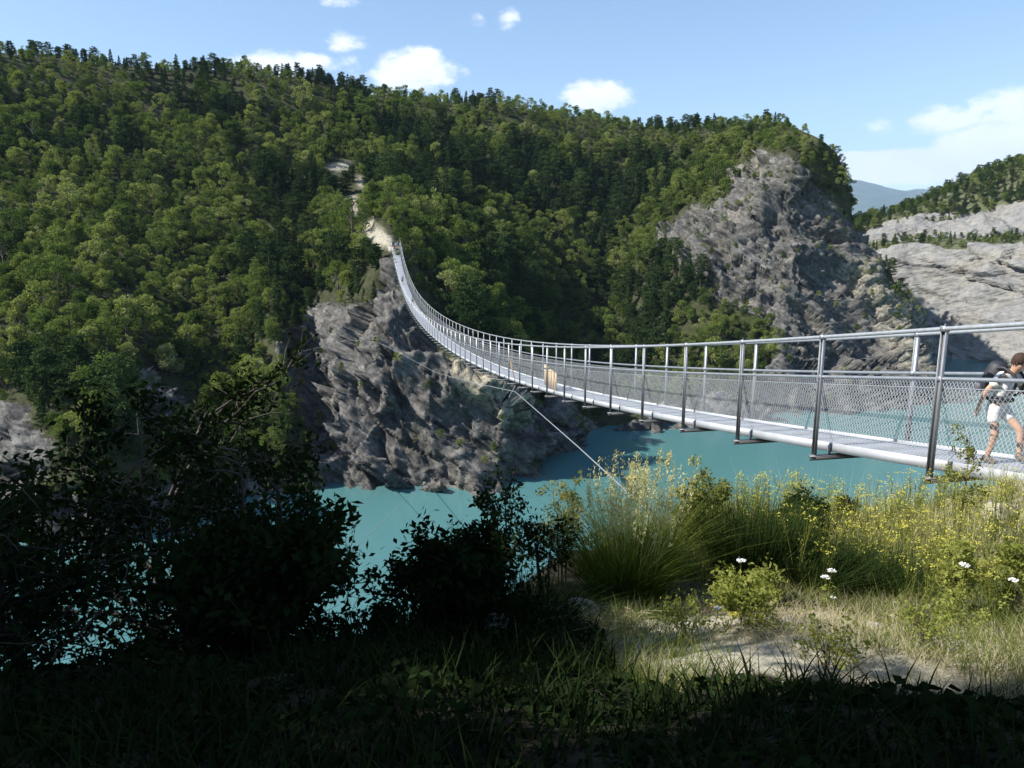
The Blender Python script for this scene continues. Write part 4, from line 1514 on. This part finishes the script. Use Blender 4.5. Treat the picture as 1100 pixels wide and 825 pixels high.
M_TUFT = leaf_mat('tuft_blade', [(0.0, (0.06, 0.10, 0.018)), (0.5, (0.13, 0.17, 0.035)), (1.0, (0.38, 0.37, 0.13))], .45, 3.0, .7)
M_STRAW = leaf_mat('straw', [(0.0, (0.40, 0.36, 0.17)), (1.0, (0.72, 0.66, 0.40))], .4, 3.0, .7)
M_BROOM = leaf_mat('broom_stem', [(0.0, (0.016, 0.034, 0.010)), (1.0, (0.045, 0.070, 0.022))], .12, 3.0, .7)
M_WEED = leaf_mat('weed_leaf', [(0.0, (0.14, 0.17, 0.035)), (1.0, (0.38, 0.39, 0.11))], .45, 3.0, .7)
M_YEL = leaf_mat('yellow_flower', [(0.0, (0.42, 0.40, 0.06)), (1.0, (0.62, 0.58, 0.14))], .3, 3.0, .7)
M_WHT = plain('white_flower', (0.80, 0.80, 0.76), .9)
M_LITTER = leaf_mat('dry_stalk', [(0.0, (0.28, 0.24, 0.14)), (1.0, (0.55, 0.49, 0.33))], .2, 3.0, .7)


def tuft(name, label, x, y, n, h, reach, spread, mat, w_=.0045, seed=1, plume=0, curl=.6, cat='grass clump', group=None):
    r = np.random.default_rng(seed)
    t = thing(name, label, cat, (x, y, float(gz(x, y))), 0, group)
    a_ = r.uniform(0, 6.283, n)
    rr = np.sqrt(r.uniform(0, 1, n)) * spread
    base = np.stack([np.cos(a_) * rr, np.sin(a_) * rr, gz(x + np.cos(a_) * rr, y + np.sin(a_) * rr) - float(gz(x, y)) - .03], 1)
    dirs = np.stack([np.cos(a_), np.sin(a_)], 1) * (rr / spread)[:, None] + r.normal(size=(n, 2)) * .55
    hh = h * r.uniform(.45, 1.0, n)
    Q, tips = blades(base, hh, dirs * reach, w_, r, curl)
    link('blades', MB().quads(Q).mesh('blades', mat), t)
    if plume:
        k = np.arange(plume)
        a_ = r.uniform(0, 6.283, plume)
        rr = r.uniform(0, 1, plume) * spread
        base = np.stack([np.cos(a_) * rr, np.sin(a_) * rr, np.zeros(plume)], 1)
        d2 = np.stack([np.cos(a_), np.sin(a_)], 1) * (rr / spread)[:, None] * reach * .55 + r.normal(size=(plume, 2)) * .05
        hh = h * r.uniform(.95, 1.28, plume)
        Q, tips = blades(base, hh, d2, .003, r, .5)
        pts, T_ = [], []
        for p_, dd in zip(tips, d2):
            m_ = 26
            s = r.uniform(0, 1, (m_, 1))
            ax = np.array([dd[0] * .5, dd[1] * .5, 1.0])
            pts.append(p_ - ax * .02 + ax * (s - .75) * .26 + r.normal(size=(m_, 3)) * .012)
            T_.append(np.tile(ax, (m_, 1)) + r.normal(size=(m_, 3)) * .35)
        mbp = MB().quads(Q).quads(leaves(np.concatenate(pts), r.uniform(.010, .022, plume * 26), r, .35, 0, np.concatenate(T_)))
        link('seed_heads', mbp.mesh('seed_heads', M_STRAW), t)
    return t


tuft('grass_clump', 'large arching grass clump with pale plumes at the edge of the bank', .98, 6.15, 1700, .98, .42, .28, M_TUFT, .0045, 41, 90)
tuft('grass_clump', 'second pale grass clump just behind the large plumed one', 1.28, 6.9, 800, .98, .5, .3, M_TUFT, .0045, 42, 60)
tuft('grass_clump', 'low grass clump coloured dark as if in shade, left of the plumed clump', .1, 5.1, 900, .42, .3, .35, M_BROOM, .004, 43, 0)  # sun reaches this clump; its shade is painted by the darker stem material
tuft('broom_bush', 'dark green rush-like broom bush right of the plumed grass', 2.3, 6.8, 3200, .86, .24, .38, M_BROOM, .0036, 44, 0, .25, 'bush')
tuft('broom_bush', 'lower dark broom bush in front of the yellow weeds', 3.2, 6.5, 2400, .52, .28, .36, M_BROOM, .0036, 45, 0, .25, 'bush')
tuft('broom_bush', 'small dark broom bush beside the taller one', 2.65, 6.3, 1400, .48, .3, .22, M_BROOM, .0036, 46, 0, .25, 'bush')
M_SHRUBLIT = leaf_mat('olive_shrub_leaf', [(0.0, (0.10, 0.13, 0.03)), (0.6, (0.22, 0.23, 0.07)), (1.0, (0.40, 0.34, 0.14))], .4, 3.0, .7)
near_tree('feathery_shrub', 'yellowish feathery shrub leaning out behind the plumed grass', 'shrub', 1.75, 7.4, 51, mat=M_SHRUBLIT, height=.78, spread=.40, nlimb=18, ntwig=7, leafn=14, leafsize=.022, trunk_r=.014, low=.3, stems=3, bias=(.25, 0))
near_tree('feathery_shrub', 'thin reddish feathery shrub left of the plumed grass', 'shrub', .45, 6.6, 52, mat=M_SHRUBLIT, height=1.0, spread=.3, nlimb=14, ntwig=6, leafn=9, leafsize=.018, trunk_r=.010, low=.25, stems=3)
near_tree('fern_like_bush', 'dark stiff bush with upward fronds behind the broom', 'bush', 2.95, 7.4, 53, mat=M_DARKLEAF, height=.62, spread=.28, nlimb=18, ntwig=6, leafn=14, leafsize=.024, trunk_r=.012, low=.2, stems=4)
near_tree('leafy_weed', 'bright leafy weed in front of the broom bushes', 'plant', 1.98, 5.6, 54, mat=M_WEED, height=.3, spread=.2, nlimb=9, ntwig=4, leafn=7, leafsize=.022, trunk_r=.008, low=.15, stems=4)
near_tree('leafy_weed', 'low leafy weed at the edge of the foreground shade', 'plant', 1.45, 4.45, 55, mat=M_WEED, height=.30, spread=.26, nlimb=14, ntwig=5, leafn=10, leafsize=.018, trunk_r=.006, low=.1, stems=4)
for x_, y_, s_, lab in ((1.1, 4.4, 61, 'small leafy weed at the left of the sandy patch'), (2.3, 3.9, 63, 'small leafy weed at the shaded foot of the sandy patch'),
                          (1.6, 3.5, 64, 'lowest leafy weed half in the foreground shade'), (2.9, 4.5, 65, 'small leafy weed at the right of the sandy patch')):
    near_tree('leafy_weed', lab, 'plant', x_, y_, s_, mat=M_WEED, height=.2 + .02 * (s_ % 4), spread=.2, nlimb=6, ntwig=4, leafn=5, leafsize=.015, trunk_r=.005, low=.1, stems=5)
near_tree('leafy_weed', 'tall leafy weed at the right end of the sandy patch', 'plant', 3.35, 5.35, 56, mat=M_WEED, height=.55, spread=.22, nlimb=10, ntwig=5, leafn=8, leafsize=.022, trunk_r=.009, low=.1, stems=4)
near_tree('leafy_weed', 'bushy leafy weed against the right edge of the bank', 'plant', 3.95, 5.55, 57, mat=M_WEED, height=.55, spread=.24, nlimb=11, ntwig=5, leafn=8, leafsize=.024, trunk_r=.009, low=.1, stems=4)
near_tree('sapling', 'slim young tree rising in front of the bridge deck and hiker', 'tree', 4.75, 7.6, 58, mat=M_SHRUBLIT, height=1.28, spread=.24, nlimb=17, ntwig=5, leafn=9, leafsize=.022, trunk_r=.013, low=.3)
near_tree('bank_shrub', 'sunlit olive shrub on the sandy edge beside the bridge end', 'shrub', 6.75, 9.0, 59, mat=M_SHRUBLIT, height=.35, spread=.32, nlimb=18, ntwig=6, leafn=14, leafsize=.028, trunk_r=.012, low=.15, stems=4)
near_tree('bank_shrub', 'dark-leaved low shrub in the yellow weeds below the bridge', 'shrub', 4.1, 8.9, 60, mat=M_DARKLEAF, height=.36, spread=.2, nlimb=12, ntwig=5, leafn=10, leafsize=.03, trunk_r=.010, low=.3, stems=3)

# yellow flowering weeds, each a plant of its own
wproto = []
for s in range(5):
    r = np.random.default_rng(600 + s)
    st, fl, lf = MB(), [], []
    for k in range(5):
        a_ = r.uniform(0, 6.28)
        h_ = r.uniform(.38, .68)
        d = np.array([math.cos(a_) * r.uniform(.04, .16), math.sin(a_) * r.uniform(.04, .16), h_])
        q = np.linspace(0, 1, 4)[:, None]
        pth = q * d + (q ** 2) * np.array([r.normal() * .03, r.normal() * .03, 0])
        st.tube(pth, [.0035, .003, .0025, .0015], 4, cap=False)
        lp = pth[0] + (pth[-1] - pth[0]) * r.uniform(.1, .9, (22, 1)) + r.normal(size=(22, 3)) * .018
        lf.append(lp)
        for b_ in range(3):
            e = pth[-1] + np.array([r.normal() * .035, r.normal() * .035, r.uniform(-.06, .05)])
            st.tube([pth[2], e], [.0018, .001], 3, cap=False)
            fl.append(e + r.normal(size=(5, 3)) * np.array([.016, .016, .006]))
    me_s = st.quads(leaves(np.concatenate(lf), r.uniform(.010, .020, 110), r, .35, .2)).mesh('stems', M_WEED)
    me_f = MB().quads(leaves(np.concatenate(fl), 0.0095, r, .8, 1.2)).mesh('blossom', M_YEL)
    wproto.append((me_s, me_f))
wr = np.random.default_rng(77)
wp, cnt = {}, 0
wspots = []
while cnt < 190:
    X, Y = wr.uniform(1.6, 6.2), wr.uniform(5.6, 9.6)
    if Y > np.interp(X, EX, EY) + .5:
        continue
    z = float(gz(X, Y))
    gx, gy = project(np.array([X, Y, z]))
    if gx < 850 - 40 * (Y - 6) or gx > 1130 or gy > 690:
        continue
    if Y < 6.2 and X < 3.2:
        continue
    wspots.append((X, Y, z))
    cnt += 1
for X, Y, z in wspots:
    v = int(wr.integers(0, 5))
    if v not in wp:
        t = thing('yellow_weed', 'slender weed with small yellow flowers on the sunny bank', 'plant', (X, Y, z), wr.uniform(0, 6), 'yellow flowering weeds on the sunny bank', wr.uniform(.6, 1.0))
        link('stems', wproto[v][0], t)
        link('blossom', wproto[v][1], t)
        wp[v] = t
    else:
        dup(wp[v], (X, Y, z), wr.uniform(0, 6), wr.uniform(.6, 1.0))

# white umbels
r = np.random.default_rng(88)
for k, (fx, fy, Y, lab) in enumerate([
        (796, 603, 5.2, 'white umbel on a tall stem left of the leafy weed'), (811, 653, 4.5, 'white umbel low beside the leafy weed'), (893, 614, 5.6, 'uppermost white umbel in front of the dark broom'),
        (887, 621, 5.5, 'white umbel just below the uppermost one in front of the broom'), (895, 643, 5.6, 'smallest white umbel below the pair in front of the broom'),
        (1088, 624, 5.2, 'white umbel at the right edge among the weeds'), (771, 655, 4.3, 'small white bud on a thin stalk left of the umbels'), (788, 661, 4.25, 'yellowish umbel on a short stalk at the edge of the sand'),
        (1036, 608, 4.9, 'cream umbel high among the yellow weeds')]):
    top = at(fx, fy, Y)
    gx_, gy_ = top[0] + r.normal() * .03, top[1] + .05
    z0 = float(gz(gx_, gy_))
    t = thing('white_umbel', lab, 'flower', (gx_, gy_, z0))
    h_ = top - np.array([gx_, gy_, z0])
    q = np.linspace(0, 1, 5)[:, None]
    pth = q * h_ + np.sin(q * 3.1) * np.array([.02, .01, 0])
    st = MB().tube(pth, [.004, .0035, .003, .0025, .002], 5, cap=False)
    lf = pth[0] + (pth[-1] - pth[0]) * r.uniform(.05, .7, (18, 1)) + r.normal(size=(18, 3)) * .02
    st.quads(leaves(lf, r.uniform(.012, .03, 18), r, .3, .2))
    rad = .034 if k not in (6, 4) else .020
    n = 80
    a_ = r.uniform(0, 6.28, n)
    rr = np.sqrt(r.uniform(0, 1, n)) * rad
    fp = pth[-1] + np.stack([np.cos(a_) * rr, np.sin(a_) * rr, .012 - 4 * rr * rr + r.normal(size=n) * .003], 1)
    for j in range(8):
        st.tube([pth[-1] - np.array([0, 0, .03]), fp[j]], [.001, .0007], 3, cap=False)
    link('stalk', st.mesh('stalk', M_WEED), t)
    link('flower_head', MB().quads(leaves(fp, .0065, r, .8, 2.0)).mesh('flower_head', M_WHT if k != 7 else M_YEL), t)

# tall pale grasses along the crest of the bank
r = np.random.default_rng(91)


def field(name, label, n, xr, yr, hr, wd, mat, lean=.12, keep=None, curl=.5, kind='stuff'):
    X, Y = r.uniform(*xr, n), r.uniform(*yr, n)
    k = Y < np.interp(X, EX, EY) + .8
    if keep is not None:
        k &= keep(X, Y)
    X, Y = X[k], Y[k]
    m_ = len(X)
    base = np.stack([X, Y, gz(X, Y) - .02], 1)
    Q, tips = blades(base, r.uniform(*hr, m_), r.normal(size=(m_, 2)) * lean, wd, r, curl, 3)
    o_ = link(name, MB().quads(Q).mesh(name, mat))
    tag(o_, label, None, None, kind)
    return o_


def clump(f, th):
    def k(X, Y):
        v = np.array([mnoise.noise(Vector((x * f, y * f, 5.0))) for x, y in zip(X, Y)])
        return v + r.normal(size=len(X)) * .12 > th
    return k


field('grass', 'green and yellow grass among the weeds of the sunny bank', 9000, (1.5, 6.8), (5.6, 10), (.10, .36), .0032, M_TUFT, .10, lambda X, Y: (Y > 6.0) | (X > 3.0))
field('tall_grass', 'pale tall grass stalks on the crest of the bank', 7000, (1.8, 6.6), (6.6, 9.9), (.15, .48), .0018, M_STRAW, .12)
field('tall_stalks', 'few tall pale grass stalks standing above the weeds by the bridge', 170, (2.9, 5.0), (7.4, 9.3), (.55, .95), .0022, M_STRAW, .12)
field('dry_grass', 'short dry grass on the sandy slope', 32000, (.1, 5.2), (2.9, 6.4), (.03, .16), .0022, M_LITTER, .10, lambda X, Y: clump(1.3, -.12)(X, Y) & (X + (Y - 4.5) * .2 > .45) & (Y > 3.0))
field('short_grass', 'short green grass on the sandy slope', 24000, (.3, 5.2), (2.9, 6.4), (.05, .22), .0026, M_TUFT, .09, lambda X, Y: clump(.9, .05)(X, Y) & (X > .55) & (Y > 3.0))
field('undergrowth', 'low undergrowth with the shade of the near trees in its dark colour', 14000, (-5, 4.5), (1.9, 4.9), (.06, .26), .006, M_DARKLEAF, .09, lambda X, Y: clump(.7, -.25)(X, Y) & ~((X > .55) & (Y > 3.05)))  # darkened blades end at the shadow edge, painting the shade
n_ = 26000
X_, Y_ = r.uniform(-5, 4.5, n_), r.uniform(1.7, 4.7, n_)
k_ = (Y_ < np.interp(X_, EX, EY) + .6) & ~((X_ > .55) & (Y_ > 3.0))
X_, Y_ = X_[k_], Y_[k_]
hh_ = np.array([max(0, mnoise.noise(Vector((x * 1.4, y * 1.4, 2))) + .15) for x, y in zip(X_, Y_)]) * .25
P_ = np.stack([X_, Y_, gz(X_, Y_) + .01 + hh_ * r.uniform(.3, 1, len(X_))], 1)
tag(link('shade_ivy', MB().quads(leaves(P_, r.uniform(.014, .032, len(P_)), r, .75, 1.0)).mesh('shade_ivy', M_DARKLEAF)), 'ivy added over the near bank, coloured dark for the shade', None, None, 'stuff')  # leaf cover added to darken bright soil; shade is in its colour
# dead twigs lying under the grass clump
mb = MB()
for k in range(70):
    x_, y_ = r.normal(.55, .4), r.normal(5.1, .35)
    a_ = r.uniform(0, 6.28)
    ln = r.uniform(.15, .5)
    z_ = float(gz(x_, y_))
    e = np.array([x_ + math.cos(a_) * ln, y_ + math.sin(a_) * ln * .5, 0])
    e[2] = float(gz(e[0], e[1])) + r.uniform(.01, .12)
    mb.tube([[x_, y_, z_ + .005], (np.array([x_, y_, z_]) + e) / 2 + [0, 0, .03], e], [.004, .003, .0015], 4, cap=False)
tag(link('twig_litter', mb.mesh('twig_litter', M_LITTER)), 'dead twigs lying under the plumed grass clump', None, None, 'stuff')
# tall single stalks
for k, (fx, fy, Y, lab) in enumerate([(686, 512, 6.4, 'dry stalk with a pale drooping head above the plumed grass'), (716, 505, 6.2, 'upright dry stalk with a golden plume above the clump')]):
    top = at(fx, fy, Y)
    gx_, gy_ = top[0] + .06, top[1]
    z0 = float(gz(gx_, gy_))
    t = thing('dry_stalk', lab, 'stalk', (gx_, gy_, z0))
    h_ = top - np.array([gx_, gy_, z0])
    q = np.linspace(0, 1, 5)[:, None]
    link('stem', MB().tube(q * h_ + np.sin(q * 3) * np.array([.03, 0, 0]), [.004, .0035, .003, .0025, .002], 5, cap=False).mesh('stem', M_STRAW), t)
    n = 70
    s = r.uniform(0, 1, (n, 1))
    ax = np.array([-.10, 0, -.02]) if k == 0 else np.array([.02, 0, .16])
    fp = h_ + ax * s + r.normal(size=(n, 3)) * .010
    link('seed_head', MB().quads(leaves(fp, r.uniform(.008, .02, n), r, .5, .3)).mesh('seed_head', M_STRAW), t)
# pebbles and crumbs of soil on the bare patch
mb = MB()
V0, F0 = ellipsoid((0, 0, 0), (1, .8, .55), 7, 6)
for k in range(900):
    x_, y_ = r.normal(1.9, 1.1), r.normal(4.7, .55)
    s_ = .006 + .02 * r.uniform() ** 4
    a_ = r.uniform(0, 6.28)
    W = V0 * s_ * r.uniform(.7, 1.3, (1, 3))
    W = np.stack([W[:, 0] * math.cos(a_) - W[:, 1] * math.sin(a_) + x_, W[:, 0] * math.sin(a_) + W[:, 1] * math.cos(a_) + y_, W[:, 2] + float(gz(x_, y_)) + .006], 1)
    mb.faces(W, F0)
tag(link('pebbles', mb.mesh('pebbles', plain('pebble', (0.30, 0.28, 0.23), .95, 0, .4, 3), True)), 'small pebbles scattered over the sandy patch', None, None, 'stuff')
# stones on the slope
M_STONE = plain('stone', (0.40, 0.37, 0.30), .95, 0, .25, 9, .5)
for k, (x_, y_, s_, lab) in enumerate([(.52, 5.35, .13, 'pale stone half hidden under the plumed grass'), (-.12, 4.65, .10, 'pale stone lying in the shade left of the grass clump'), (2.6, 5.05, .055, 'small pale stone on the sandy patch'),
                                       (2.85, 5.25, .04, 'smallest pale stone beside the other on the sand'), (5.75, 8.6, .22, 'sandy boulder at the bridge end')]):
    V, Fq = ellipsoid((0, 0, 0), (1.2, .9, .7), 14, 10)
    V = np.array([v * (1 + .35 * mnoise.noise(Vector(v * 1.6 + k * 7))) for v in V]) * s_
    o_ = link('stone', MB().faces(V, Fq).mesh('stone', M_STONE, True), None, (x_, y_, float(gz(x_, y_)) + s_ * .25), k)
    tag(o_, lab, 'stone')
